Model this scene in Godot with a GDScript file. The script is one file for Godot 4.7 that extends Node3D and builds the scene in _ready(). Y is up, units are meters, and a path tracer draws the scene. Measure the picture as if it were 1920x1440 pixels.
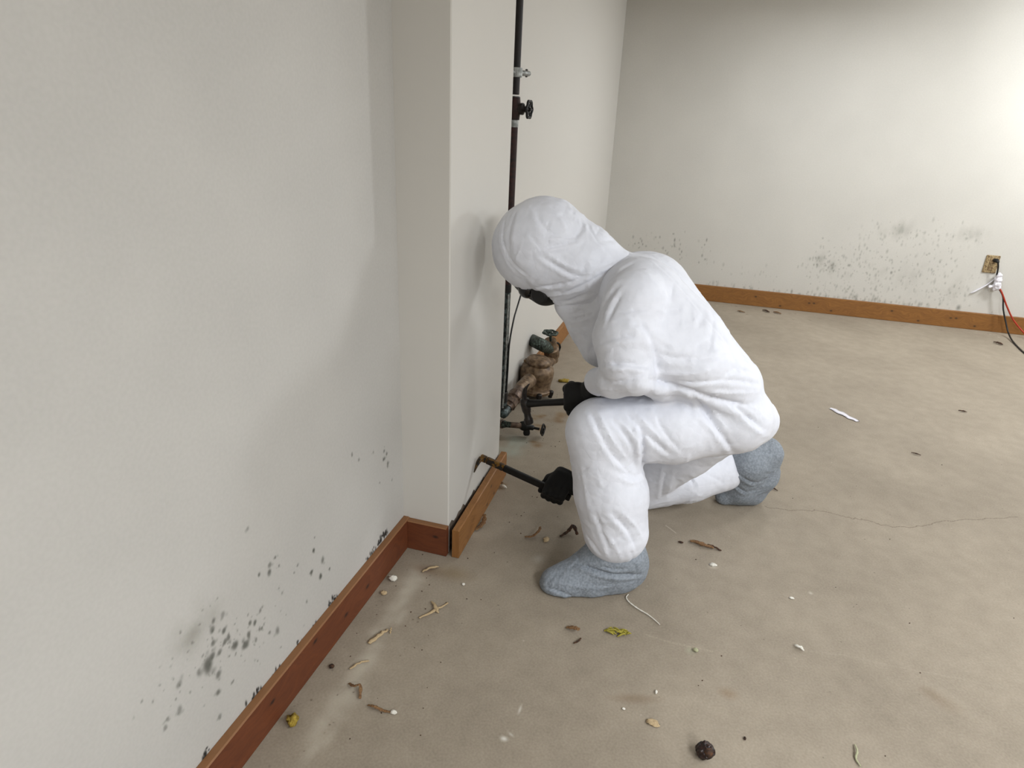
extends Node3D

var mats := {}
var used := {}

# ------------------------------------------------------------------ naming, tagging
func numbered(called: String) -> String:
	used[called] = used.get(called, -1) + 1
	return called if used[called] == 0 else "%s_%03d" % [called, used[called]]

func tag(o: Node3D, label: String, category := "", group := "", kind := "") -> Node3D:
	o.set_meta("label", label)
	if category: o.set_meta("category", category)
	if group: o.set_meta("group", group)
	if kind: o.set_meta("kind", kind)
	return o

func thing(called: String, label: String, category: String, at := Vector3.ZERO, group := "") -> Node3D:
	var o := Node3D.new()
	o.name = numbered(called)
	add_child(o)
	o.position = at
	tag(o, label, category, group)
	return o

# commits a mesh whose coordinates are the room's, as a child of parent (moved into its axes)
func obj(called: String, mesh: Mesh, m: Material, parent: Node3D = null, at := Vector3.ZERO) -> MeshInstance3D:
	var o := MeshInstance3D.new()
	o.mesh = mesh
	o.material_override = m
	o.cast_shadow = GeometryInstance3D.SHADOW_CASTING_SETTING_ON
	if parent == null:
		o.name = numbered(called)
		add_child(o)
		o.position = at
	else:
		o.name = called
		parent.add_child(o, true)
		var base := Vector3.ZERO
		var q: Node = parent
		while q is Node3D and q != self:
			base += (q as Node3D).position
			q = q.get_parent()
		o.position = at - base
	return o

func struct(called: String, mesh: Mesh, m: Material, label := "") -> MeshInstance3D:
	var o := obj(called, mesh, m)
	o.set_meta("kind", "structure")
	if label: o.set_meta("label", label)
	return o

# ------------------------------------------------------------------ mesh helpers
func begin() -> SurfaceTool:
	var s := SurfaceTool.new()
	s.begin(Mesh.PRIMITIVE_TRIANGLES)
	return s

func done(s: SurfaceTool) -> ArrayMesh:
	s.generate_normals()
	return s.commit()

func quad(s: SurfaceTool, a: Vector3, b: Vector3, c: Vector3, d: Vector3, ua := Vector2.ZERO, ub := Vector2.ZERO, uc := Vector2.ZERO, ud := Vector2.ZERO) -> void:
	# a b c d clockwise seen from the front
	s.set_uv(ua); s.add_vertex(a)
	s.set_uv(ub); s.add_vertex(b)
	s.set_uv(uc); s.add_vertex(c)
	s.set_uv(ua); s.add_vertex(a)
	s.set_uv(uc); s.add_vertex(c)
	s.set_uv(ud); s.add_vertex(d)

# a box with chamfered edges, its eight corners given by a transform
func bevel_box(s: SurfaceTool, xf: Transform3D, size: Vector3, c := 0.003, warp := 0.0, wseed := 1) -> void:
	var h := size * 0.5
	c = minf(c, minf(h.x, minf(h.y, h.z)) * 0.9)
	var rng := RandomNumberGenerator.new()
	rng.seed = wseed
	var pts := {}
	var mid := Vector3.ZERO
	for sx in [-1, 1]:
		for sy in [-1, 1]:
			for sz in [-1, 1]:
				var j := Vector3(rng.randf_range(-warp, warp), rng.randf_range(-warp, warp), rng.randf_range(-warp, warp))
				for ax in 3:
					var p := Vector3(sx * (h.x - c), sy * (h.y - c), sz * (h.z - c))
					p[ax] += c * [sx, sy, sz][ax]
					pts[[sx, sy, sz, ax]] = p + j
	var faces := []
	for ax in 3:
		var u := (ax + 1) % 3
		var v := (ax + 2) % 3
		for sg in [-1, 1]:
			var f := []
			for k in [[-1, -1], [1, -1], [1, 1], [-1, 1]]:
				var q := [0, 0, 0, ax]
				q[ax] = sg; q[u] = k[0]; q[v] = k[1]
				f.append(pts[q])
			faces.append(f)
		for su in [-1, 1]:
			for sv in [-1, 1]:
				var f := []
				for k in [[-1, u], [1, u], [1, v], [-1, v]]:
					var q := [0, 0, 0, k[1]]
					q[ax] = k[0]; q[u] = su; q[v] = sv
					f.append(pts[q])
				faces.append(f)
	for sx in [-1, 1]:
		for sy in [-1, 1]:
			for sz in [-1, 1]:
				faces.append([pts[[sx, sy, sz, 0]], pts[[sx, sy, sz, 1]], pts[[sx, sy, sz, 2]]])
	for f in faces:
		var cen := Vector3.ZERO
		for p in f: cen += p
		var n: Vector3 = (f[1] - f[0]).cross(f[2] - f[0])
		if n.dot(cen) > 0: f.reverse()   # clockwise from outside
		for t in range(1, f.size() - 1):
			for p in [f[0], f[t], f[t + 1]]:
				s.set_smooth_group(-1)
				s.set_uv(Vector2(p.x + p.z, p.y))
				s.add_vertex(xf * p)

func box_mesh(lo: Vector3, hi: Vector3, c := 0.002) -> ArrayMesh:
	var s := begin()
	bevel_box(s, Transform3D(Basis(), (lo + hi) * 0.5), hi - lo, c)
	return done(s)

func frame_of(dir: Vector3) -> Basis:
	var z := dir.normalized()
	var up := Vector3.UP if absf(z.y) < 0.9 else Vector3.RIGHT
	var x := up.cross(z).normalized()
	return Basis(x, z.cross(x), z)

# a tube along points, radii per point, with rounded or flat ends; sx flattens the section
func tube(s: SurfaceTool, pts: PackedVector3Array, radii: PackedFloat32Array, n := 12, squash := 1.0, capped := true) -> void:
	var rings := []
	var bas := frame_of(pts[1] - pts[0])
	for i in pts.size():
		var t: Vector3
		if i == 0: t = pts[1] - pts[0]
		elif i == pts.size() - 1: t = pts[i] - pts[i - 1]
		else: t = (pts[i] - pts[i - 1]).normalized() + (pts[i + 1] - pts[i]).normalized()
		t = t.normalized()
		var x := bas.y.cross(t).normalized()
		bas = Basis(x, t.cross(x), t)
		var ring := PackedVector3Array()
		for k in n:
			var a := TAU * k / n
			ring.append(pts[i] + (bas.x * cos(a) + bas.y * sin(a) * squash) * radii[mini(i, radii.size() - 1)])
		rings.append(ring)
	for i in rings.size() - 1:
		for k in n:
			var k2 := (k + 1) % n
			s.set_smooth_group(0)
			quad(s, rings[i][k], rings[i + 1][k], rings[i + 1][k2], rings[i][k2], Vector2(float(k) / n, i), Vector2(float(k) / n, i + 1), Vector2(float(k + 1) / n, i + 1), Vector2(float(k + 1) / n, i))
	if capped:
		for e in [0, rings.size() - 1]:
			var cen := Vector3.ZERO
			for p in rings[e]: cen += p / n
			for k in n:
				var k2 := (k + 1) % n
				s.set_smooth_group(-1)
				s.set_uv(Vector2.ZERO)
				s.add_vertex(cen)
				s.add_vertex(rings[e][k if e == 0 else k2])
				s.add_vertex(rings[e][k2 if e == 0 else k])

func tube_mesh(pts: PackedVector3Array, radii: PackedFloat32Array, n := 12, squash := 1.0) -> ArrayMesh:
	var s := begin()
	tube(s, pts, radii, n, squash)
	return done(s)

# smooth curve through the points
func through(pts: PackedVector3Array, steps := 6) -> PackedVector3Array:
	var out := PackedVector3Array()
	for i in pts.size() - 1:
		var a := pts[maxi(i - 1, 0)]
		var d := pts[mini(i + 2, pts.size() - 1)]
		for k in steps:
			out.append(pts[i].cubic_interpolate(pts[i + 1], a, d, float(k) / steps))
	out.append(pts[pts.size() - 1])
	return out

# a profile of (radius, height) turned round an axis that starts at "at" and runs along dir
func lathe(s: SurfaceTool, at: Vector3, dir: Vector3, prof: PackedVector2Array, n := 24) -> void:
	var b := frame_of(dir)
	for i in prof.size() - 1:
		for k in n:
			var q := []
			for e in [[i, k], [i + 1, k], [i + 1, k + 1], [i, k + 1]]:
				var a: float = TAU * (e[1] % n) / n
				q.append(at + b.z * prof[e[0]].y + (b.x * cos(a) + b.y * sin(a)) * prof[e[0]].x)
			s.set_smooth_group(-1 if absf(prof[i].y - prof[i + 1].y) < 0.0004 or absf(prof[i].x - prof[i + 1].x) < 0.0002 else 1)
			quad(s, q[0], q[1], q[2], q[3])

func lathe_mesh(at: Vector3, dir: Vector3, prof: PackedVector2Array, n := 24) -> ArrayMesh:
	var s := begin()
	lathe(s, at, dir, prof, n)
	return done(s)

func rod(at: Vector3, to: Vector3, r: float, n := 16, c := 0.002) -> ArrayMesh:
	var l := (to - at).length()
	return lathe_mesh(at, to - at, PackedVector2Array([Vector2(0, 0), Vector2(r - c, 0), Vector2(r, c), Vector2(r, l - c), Vector2(r - c, l), Vector2(0, l)]), n)

# a ring of wire round an axis
func ring_points(at: Vector3, axis: Vector3, r: float, n := 24, wobble := 0.0, lobes := 5) -> PackedVector3Array:
	var b := frame_of(axis)
	var out := PackedVector3Array()
	for k in n + 1:
		var a := TAU * k / n
		out.append(at + (b.x * cos(a) + b.y * sin(a)) * r * (1.0 + wobble * cos(a * lobes)))
	return out

# ------------------------------------------------------------------ soft bodies: tapered capsules joined by a smooth minimum, meshed as surface nets
class Soft:
	var a := PackedVector3Array()
	var ba := PackedVector3Array()
	var inv := PackedFloat32Array()
	var ra := PackedFloat32Array()
	var dr := PackedFloat32Array()
	var flat := PackedVector3Array()   # direction along which a bone is flattened, its length says how much
	var k := 0.03
	var ca := PackedVector3Array()
	var cba := PackedVector3Array()
	var cinv := PackedFloat32Array()
	var camp := PackedFloat32Array()
	var cwid := PackedFloat32Array()
	var cnor := PackedVector3Array()
	var cside := PackedVector3Array()
	var cut_a := PackedVector3Array()
	var cut_b := PackedVector3Array()
	var cut_r := PackedFloat32Array()
	var floor_y := -9.0
	var noise: FastNoiseLite
	var noise_amp := 0.0
	var fine: FastNoiseLite
	var fine_amp := 0.0

	func bone(p: Vector3, q: Vector3, rp: float, rq: float, squash := Vector3.ZERO) -> void:
		a.append(p); ba.append(q - p); ra.append(rp); dr.append(rq - rp)
		inv.append(1.0 / maxf((q - p).length_squared(), 1e-8))
		flat.append(squash)

	func chain(c: Array) -> void:   # [Vector4(x, y, z, radius), ...]
		for i in c.size() - 1:
			bone(Vector3(c[i].x, c[i].y, c[i].z), Vector3(c[i + 1].x, c[i + 1].y, c[i + 1].z), c[i].w, c[i + 1].w)

	# a fold along points on the surface, with the surface normal at each: a sharp valley (amp > 0) whose one lip swells, or a ridge (amp < 0)
	func crease(pts: Array, nor: Array, amp: float, wid: float) -> void:
		var n := pts.size() - 1
		for i in n:
			var seg: Vector3 = pts[i + 1] - pts[i]
			var nn: Vector3 = (nor[i] + nor[i + 1]).normalized()
			nn = (nn - seg * (nn.dot(seg) / maxf(seg.length_squared(), 1e-9))).normalized()
			ca.append(pts[i]); cba.append(seg)
			cinv.append(1.0 / maxf(seg.length_squared(), 1e-8))
			camp.append(amp * (0.5 if i == 0 or i == n - 1 else 1.0)); cwid.append(wid)
			cnor.append(nn); cside.append(seg.cross(nn).normalized())

	# short random wrinkles over the surface of the bones
	func wrinkle(per_area: float, sd: int, amp: float, wid: float) -> void:
		var rng := RandomNumberGenerator.new()
		rng.seed = sd
		for i in a.size():
			var l := ba[i].length()
			var n := int(per_area * (l + ra[i]) * ra[i] * TAU)
			if l < 0.02: continue
			var z := ba[i] / l
			var x := z.cross(Vector3(0.31, 0.52, 0.8)).normalized()
			var y := z.cross(x)
			for j in n:
				var t := rng.randf_range(-0.1, 1.1)
				var ang := rng.randf() * TAU
				var turn := rng.randf_range(-0.9, 0.9)
				var lean := rng.randf_range(-0.045, 0.045)
				var g := (-1.0 if rng.randf() < 0.5 else 1.0) * amp * rng.randf_range(0.5, 1.3)
				var w := wid * rng.randf_range(0.7, 1.4)
				var pts := []
				var nor := []
				for k in 5:
					var f := k / 4.0 - 0.5
					var tt := clampf(t, 0.0, 1.0)
					var r := ra[i] + dr[i] * tt
					var out := x * cos(ang + turn * f) + y * sin(ang + turn * f)
					pts.append(a[i] + ba[i] * t + z * lean * f + out * r + z * rng.randf_range(-0.003, 0.003))
					nor.append(out)
				crease(pts, nor, g, w)

	func one(i: int, p: Vector3) -> float:
		var pa := p - a[i]
		if flat[i] != Vector3.ZERO:
			var f := flat[i]
			var g := f.length()
			pa += f / g * (pa.dot(f) / g) * (g - 1.0)
		var t := clampf(pa.dot(ba[i]) * inv[i], 0.0, 1.0)
		return (pa - ba[i] * t).length() - ra[i] - dr[i] * t

	func value(p: Vector3, bl: PackedInt32Array, cl: PackedInt32Array) -> float:
		var d := 9.0
		for i in bl:
			var e := one(i, p)
			var h := k - absf(d - e)
			d = minf(d, e)
			if h > 0.0: d -= h * h / k * 0.25
		if absf(d) < 0.028:
			var lowest := 0.0
			var highest := 0.0
			for i in cl:
				var pa := p - ca[i]
				var up := pa.dot(cnor[i])
				if up > 0.035 or up < -0.035: continue
				pa -= cnor[i] * up
				var lat := pa - cba[i] * clampf(pa.dot(cba[i]) * cinv[i], 0.0, 1.0)
				var s := lat.length() / cwid[i]
				if s < 3.2:
					var g := camp[i] * exp(-s * 1.7)
					if camp[i] > 0.0:
						var q := lat.dot(cside[i]) / cwid[i] - 1.7
						g -= camp[i] * 0.4 * exp(-q * q * 1.2)
					lowest = minf(lowest, g)
					highest = maxf(highest, g)
			d += lowest + highest
			if noise: d += noise_amp * noise.get_noise_3dv(p)
			if fine: d += fine_amp * fine.get_noise_3dv(p)
		for i in cut_r.size():
			var pa := p - cut_a[i]
			var bb := cut_b[i] - cut_a[i]
			var t := clampf(pa.dot(bb) / bb.length_squared(), 0.0, 1.0)
			d = maxf(d, cut_r[i] - (pa - bb * t).length())
		return maxf(d, floor_y - p.y)

	func mesh(cell: float) -> ArrayMesh:
		var lo := Vector3(9, 9, 9)
		var hi := -lo
		for i in a.size():
			var r := maxf(ra[i], ra[i] + dr[i]) + 0.03
			for q in [a[i], a[i] + ba[i]]:
				lo = lo.min(q - Vector3.ONE * r); hi = hi.max(q + Vector3.ONE * r)
		lo.y = maxf(lo.y, floor_y - 3.0 * cell)
		var nb := 8
		var nx := (int((hi.x - lo.x) / cell / nb) + 1) * nb + 1
		var ny := (int((hi.y - lo.y) / cell / nb) + 1) * nb + 1
		var nz := (int((hi.z - lo.z) / cell / nb) + 1) * nb + 1
		var val := PackedFloat32Array()
		val.resize(nx * ny * nz)
		val.fill(9.0)
		var vid := PackedInt32Array()
		vid.resize(nx * ny * nz)
		vid.fill(-1)
		var blocks := []
		var half := cell * nb * 0.5
		var diag := half * 1.7321
		for bz in range(0, nz - 1, nb):
			for by in range(0, ny - 1, nb):
				for bx in range(0, nx - 1, nb):
					var c := lo + Vector3(bx, by, bz) * cell + Vector3.ONE * half
					var near := 9.0
					var ds := PackedFloat32Array()
					for i in a.size():
						var e := one(i, c)
						ds.append(e)
						near = minf(near, e)
					if near > diag + k + 0.02 or near < -diag - k - 0.06: continue
					var bl := PackedInt32Array()
					for i in ds.size():
						if ds[i] < near + 2.0 * diag + k: bl.append(i)
					var cl := PackedInt32Array()
					for i in ca.size():
						var pa := c - ca[i]
						if (pa - cba[i] * clampf(pa.dot(cba[i]) * cinv[i], 0.0, 1.0)).length() < diag + cwid[i] * 2.5: cl.append(i)
					blocks.append(Vector3i(bx, by, bz))
					for z in nb + 1:
						for y in nb + 1:
							var at := ((bz + z) * ny + by + y) * nx + bx
							for x in nb + 1:
								if val[at + x] > 8.5:
									val[at + x] = value(lo + Vector3(bx + x, by + y, bz + z) * cell, bl, cl)
		var verts := PackedVector3Array()
		var cells := PackedInt32Array()
		var offs := PackedInt32Array([0, 1, nx, nx + 1, nx * ny, nx * ny + 1, nx * ny + nx, nx * ny + nx + 1])
		var corner := [Vector3(0, 0, 0), Vector3(1, 0, 0), Vector3(0, 1, 0), Vector3(1, 1, 0), Vector3(0, 0, 1), Vector3(1, 0, 1), Vector3(0, 1, 1), Vector3(1, 1, 1)]
		var edges := [[0, 1], [2, 3], [4, 5], [6, 7], [0, 2], [1, 3], [4, 6], [5, 7], [0, 4], [1, 5], [2, 6], [3, 7]]
		for b in blocks:
			for z in nb:
				for y in nb:
					var at: int = ((b.z + z) * ny + b.y + y) * nx + b.x
					for x in nb:
						var o: int = at + x
						var neg := 0
						for j in 8:
							if val[o + offs[j]] < 0.0: neg += 1
						if neg == 0 or neg == 8: continue
						var sum := Vector3.ZERO
						var cnt := 0
						for e in edges:
							var v0 := val[o + offs[e[0]]]
							var v1 := val[o + offs[e[1]]]
							if (v0 < 0.0) != (v1 < 0.0):
								sum += corner[e[0]].lerp(corner[e[1]], v0 / (v0 - v1))
								cnt += 1
						vid[o] = verts.size()
						verts.append(lo + (Vector3(b.x + x, b.y + y, b.z + z) + sum / cnt) * cell)
						cells.append(o)
		var index := PackedInt32Array()
		var step := PackedInt32Array([1, nx, nx * ny])
		for o in cells:
			for ax in 3:
				var s1 := step[ax]
				var u := step[(ax + 1) % 3]
				var w := step[(ax + 2) % 3]
				var v0 := val[o]
				var v1 := val[o + s1]
				if (v0 < 0.0) == (v1 < 0.0): continue
				var q0 := vid[o - u - w] if o - u - w >= 0 else -1
				var q1 := vid[o - w] if o - w >= 0 else -1
				var q2 := vid[o]
				var q3 := vid[o - u] if o - u >= 0 else -1
				if q0 < 0 or q1 < 0 or q3 < 0: continue
				if v0 < 0.0: index.append_array(PackedInt32Array([q0, q2, q1, q0, q3, q2]))
				else: index.append_array(PackedInt32Array([q0, q1, q2, q0, q2, q3]))
		var norms := PackedVector3Array()
		norms.resize(verts.size())
		for t in range(0, index.size(), 3):
			var n := (verts[index[t + 2]] - verts[index[t]]).cross(verts[index[t + 1]] - verts[index[t]])
			for j in 3: norms[index[t + j]] += n
		for i in norms.size(): norms[i] = norms[i].normalized()
		var arr := []
		arr.resize(Mesh.ARRAY_MAX)
		arr[Mesh.ARRAY_VERTEX] = verts
		arr[Mesh.ARRAY_NORMAL] = norms
		arr[Mesh.ARRAY_INDEX] = index
		var m := ArrayMesh.new()
		m.add_surface_from_arrays(Mesh.PRIMITIVE_TRIANGLES, arr)
		return m

# ------------------------------------------------------------------ materials
func noise(sd: int, freq: float, oct := 4, kind := FastNoiseLite.TYPE_SIMPLEX_SMOOTH) -> FastNoiseLite:
	var n := FastNoiseLite.new()
	n.seed = sd
	n.frequency = freq
	n.noise_type = kind
	n.fractal_type = FastNoiseLite.FRACTAL_FBM
	n.fractal_octaves = oct
	return n

func noise_tex(n: FastNoiseLite, size := 512, ramp: Gradient = null) -> ImageTexture:
	var im := n.get_seamless_image(size, size)
	if ramp:
		var src := im.get_data()
		var lut := []
		for i in 256:
			var c := ramp.sample(i / 255.0)
			lut.append([int(c.r * 255), int(c.g * 255), int(c.b * 255)])
		var out := PackedByteArray()
		out.resize(src.size() * 3)
		for i in src.size():
			var l = lut[src[i]]
			out[i * 3] = l[0]; out[i * 3 + 1] = l[1]; out[i * 3 + 2] = l[2]
		im = Image.create_from_data(size, size, false, Image.FORMAT_RGB8, out)
	im.generate_mipmaps()
	return ImageTexture.create_from_image(im)

func ramp(cols: Array, at: Array) -> Gradient:
	var g := Gradient.new()
	g.offsets = PackedFloat32Array(at)
	g.colors = PackedColorArray(cols)
	return g

func plain(c: Color, rough := 0.7, metal := 0.0) -> StandardMaterial3D:
	var m := StandardMaterial3D.new()
	m.albedo_color = c
	m.roughness = rough
	m.metallic = metal
	return m

func mottled(called: String, cols: Array, at: Array, rough: float, scale: float, sd: int, bump := 0.0, metal := 0.0, freq := 0.02, oct := 5, stretch := Vector3.ONE) -> StandardMaterial3D:
	var m := StandardMaterial3D.new()
	m.resource_name = called
	m.albedo_texture = noise_tex(noise(sd, freq, oct), 256, ramp(cols, at))
	m.roughness = rough
	m.metallic = metal
	m.uv1_triplanar = true
	m.uv1_scale = stretch * scale
	if bump > 0.0:
		m.heightmap_enabled = true
		m.heightmap_texture = noise_tex(noise(sd + 7, freq * 1.6, 3), 256)
		m.heightmap_scale = bump
	return m

# paint with round soft spots into an image; where() turns room coordinates into pixels
func spot(im: Image, cx: float, cy: float, rx: float, ry: float, col: Color, strength: float, soft := 1.5, ang := 0.0) -> void:
	var w := im.get_width()
	var h := im.get_height()
	var r := maxf(rx, ry) * 1.6 + 1.0
	var ca := cos(ang)
	var sa := sin(ang)
	for y in range(maxi(0, int(cy - r)), mini(h, int(cy + r) + 1)):
		for x in range(maxi(0, int(cx - r)), mini(w, int(cx + r) + 1)):
			var dx := x + 0.5 - cx
			var dy := y + 0.5 - cy
			var u := (dx * ca + dy * sa) / rx
			var v := (-dx * sa + dy * ca) / ry
			var q := u * u + v * v
			if q > 2.5: continue
			var f := strength * exp(-pow(q, soft))
			var c := im.get_pixel(x, y)
			im.set_pixel(x, y, c.lerp(col, f))

func base_image(w: int, h: int, layers: Array, base: Color) -> Image:
	# layers: [noise, amplitude, Color tint direction]
	var acc := PackedFloat32Array()
	acc.resize(w * h * 3)
	var px := w * h
	for i in px:
		acc[i * 3] = base.r; acc[i * 3 + 1] = base.g; acc[i * 3 + 2] = base.b
	for l in layers:
		var d: PackedByteArray = (l[0] as FastNoiseLite).get_image(w, h).get_data()
		var t: Color = l[2]
		var am: float = l[1] / 128.0
		var tr := t.r * am
		var tg := t.g * am
		var tb := t.b * am
		for i in px:
			var v := d[i] - 128
			acc[i * 3] += v * tr; acc[i * 3 + 1] += v * tg; acc[i * 3 + 2] += v * tb
	var out := PackedByteArray()
	out.resize(px * 3)
	for i in px * 3: out[i] = int(clampf(acc[i], 0.0, 1.0) * 255.0)
	return Image.create_from_data(w, h, false, Image.FORMAT_RGB8, out)

func mat_from(im: Image, rough: float) -> StandardMaterial3D:
	im.generate_mipmaps()
	var m := StandardMaterial3D.new()
	m.albedo_texture = ImageTexture.create_from_image(im)
	m.roughness = rough
	return m

# ==================================================================
const WALL := -0.80        # face of the wall on the left
const PILLAR := -0.645     # side face of the pilaster
const PILLAR_Z := -1.622   # front face of the pilaster
const BACK := -5.52
const CEIL := 2.186
const RIGHT := 5.2
const FRONT := 2.6

func _ready() -> void:
	var cam := Camera3D.new()
	cam.name = "camera"
	add_child(cam)
	cam.position = Vector3(0, 1.3, 0)
	cam.rotation_degrees = Vector3(-21.947, 15.712, 2.580)
	cam.fov = 61.42
	cam.near = 0.05
	cam.current = true

	var env := Environment.new()
	env.background_mode = Environment.BG_COLOR
	env.background_color = Color(0.02, 0.02, 0.02)
	env.tonemap_mode = Environment.TONE_MAPPER_LINEAR
	env.tonemap_exposure = 1.5
	env.sdfgi_enabled = true
	env.ssao_enabled = true
	env.ssil_enabled = true
	var we := WorldEnvironment.new()
	we.name = "world_environment"
	we.environment = env
	add_child(we)

	materials()
	lamps()
	room()
	trims()
	plumbing()
	outlet()
	board_and_tools()
	worker()
	debris()

func lamp(called: String, label: String, at: Vector3, size: Vector2, energy: float) -> void:
	var t := thing(called, label, "ceiling light", at)
	var s := begin()
	var y := CEIL
	bevel_box(s, Transform3D(Basis(), Vector3(at.x, y - 0.011, at.z)), Vector3(size.x + 0.06, 0.02, size.y + 0.06), 0.004)
	obj("housing", done(s), mats.lamp_body, t)
	s = begin()
	bevel_box(s, Transform3D(Basis(), Vector3(at.x, y - 0.028, at.z)), Vector3(size.x, 0.014, size.y), 0.004)
	obj("diffuser", done(s), mats.lamp_glow, t)
	var l := AreaLight3D.new()
	l.name = "light"
	l.area_size = size
	l.light_energy = energy
	l.light_color = Color(0.97, 0.985, 1.0)
	l.shadow_enabled = true
	l.area_range = 12.0
	l.area_attenuation = 2.0
	t.add_child(l)
	l.position = Vector3(0, y - 0.042 - at.y, 0)
	l.rotation_degrees = Vector3(-90, 0, 0)

func bulb(called: String, label: String, at: Vector3, energy: float) -> void:
	var t := thing(called, label, "ceiling light", at)
	obj("cord", rod(Vector3(at.x, CEIL, at.z), at + Vector3(0, 0.20, 0), 0.006, 8, 0.001), mats.cable, t)
	obj("socket", rod(at + Vector3(0, 0.235, 0), at + Vector3(0, 0.188, 0), 0.05, 18), mats.rubber, t)
	obj("globe", lathe_mesh(at - Vector3(0, 0.19, 0), Vector3.UP, PackedVector2Array([Vector2(0, 0), Vector2(0.07, 0.012), Vector2(0.13, 0.05), Vector2(0.175, 0.115), Vector2(0.19, 0.19), Vector2(0.175, 0.265), Vector2(0.13, 0.33), Vector2(0.07, 0.368), Vector2(0, 0.38)]), 28), mats.lamp_glow, t)
	var l := OmniLight3D.new()
	l.name = "light"
	l.light_energy = energy
	l.light_size = 0.17
	l.light_color = Color(0.97, 0.985, 1.0)
	l.shadow_enabled = true
	l.omni_range = 12.0
	l.omni_attenuation = 2.0
	t.add_child(l)

func lamps() -> void:
	var size := Vector2(0.6, 1.2)
	bulb("globe_lamp", "frosted globe lamp near the back wall right of the picture", Vector3(2.8, 1.93, -4.5), 1.75)
	lamp("ceiling_light", "added ceiling fill light near the back wall over the left of the room", Vector3(0.8, CEIL, -4.1), size, 1.5)  # unseen lamp, added to even out the back wall
	lamp("ceiling_light", "ceiling light over the middle of the floor on the right", Vector3(3.0, CEIL, -1.8), size, 3.0)
	lamp("ceiling_light", "ceiling light over the near floor right of the viewer", Vector3(1.7, CEIL, -0.3), size, 3.8)
	lamp("ceiling_light", "added ceiling fill light above and behind the viewer", Vector3(1.9, CEIL, 1.5), size, 6.5)  # unseen lamp, put in as fill for surfaces facing the viewer

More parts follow.
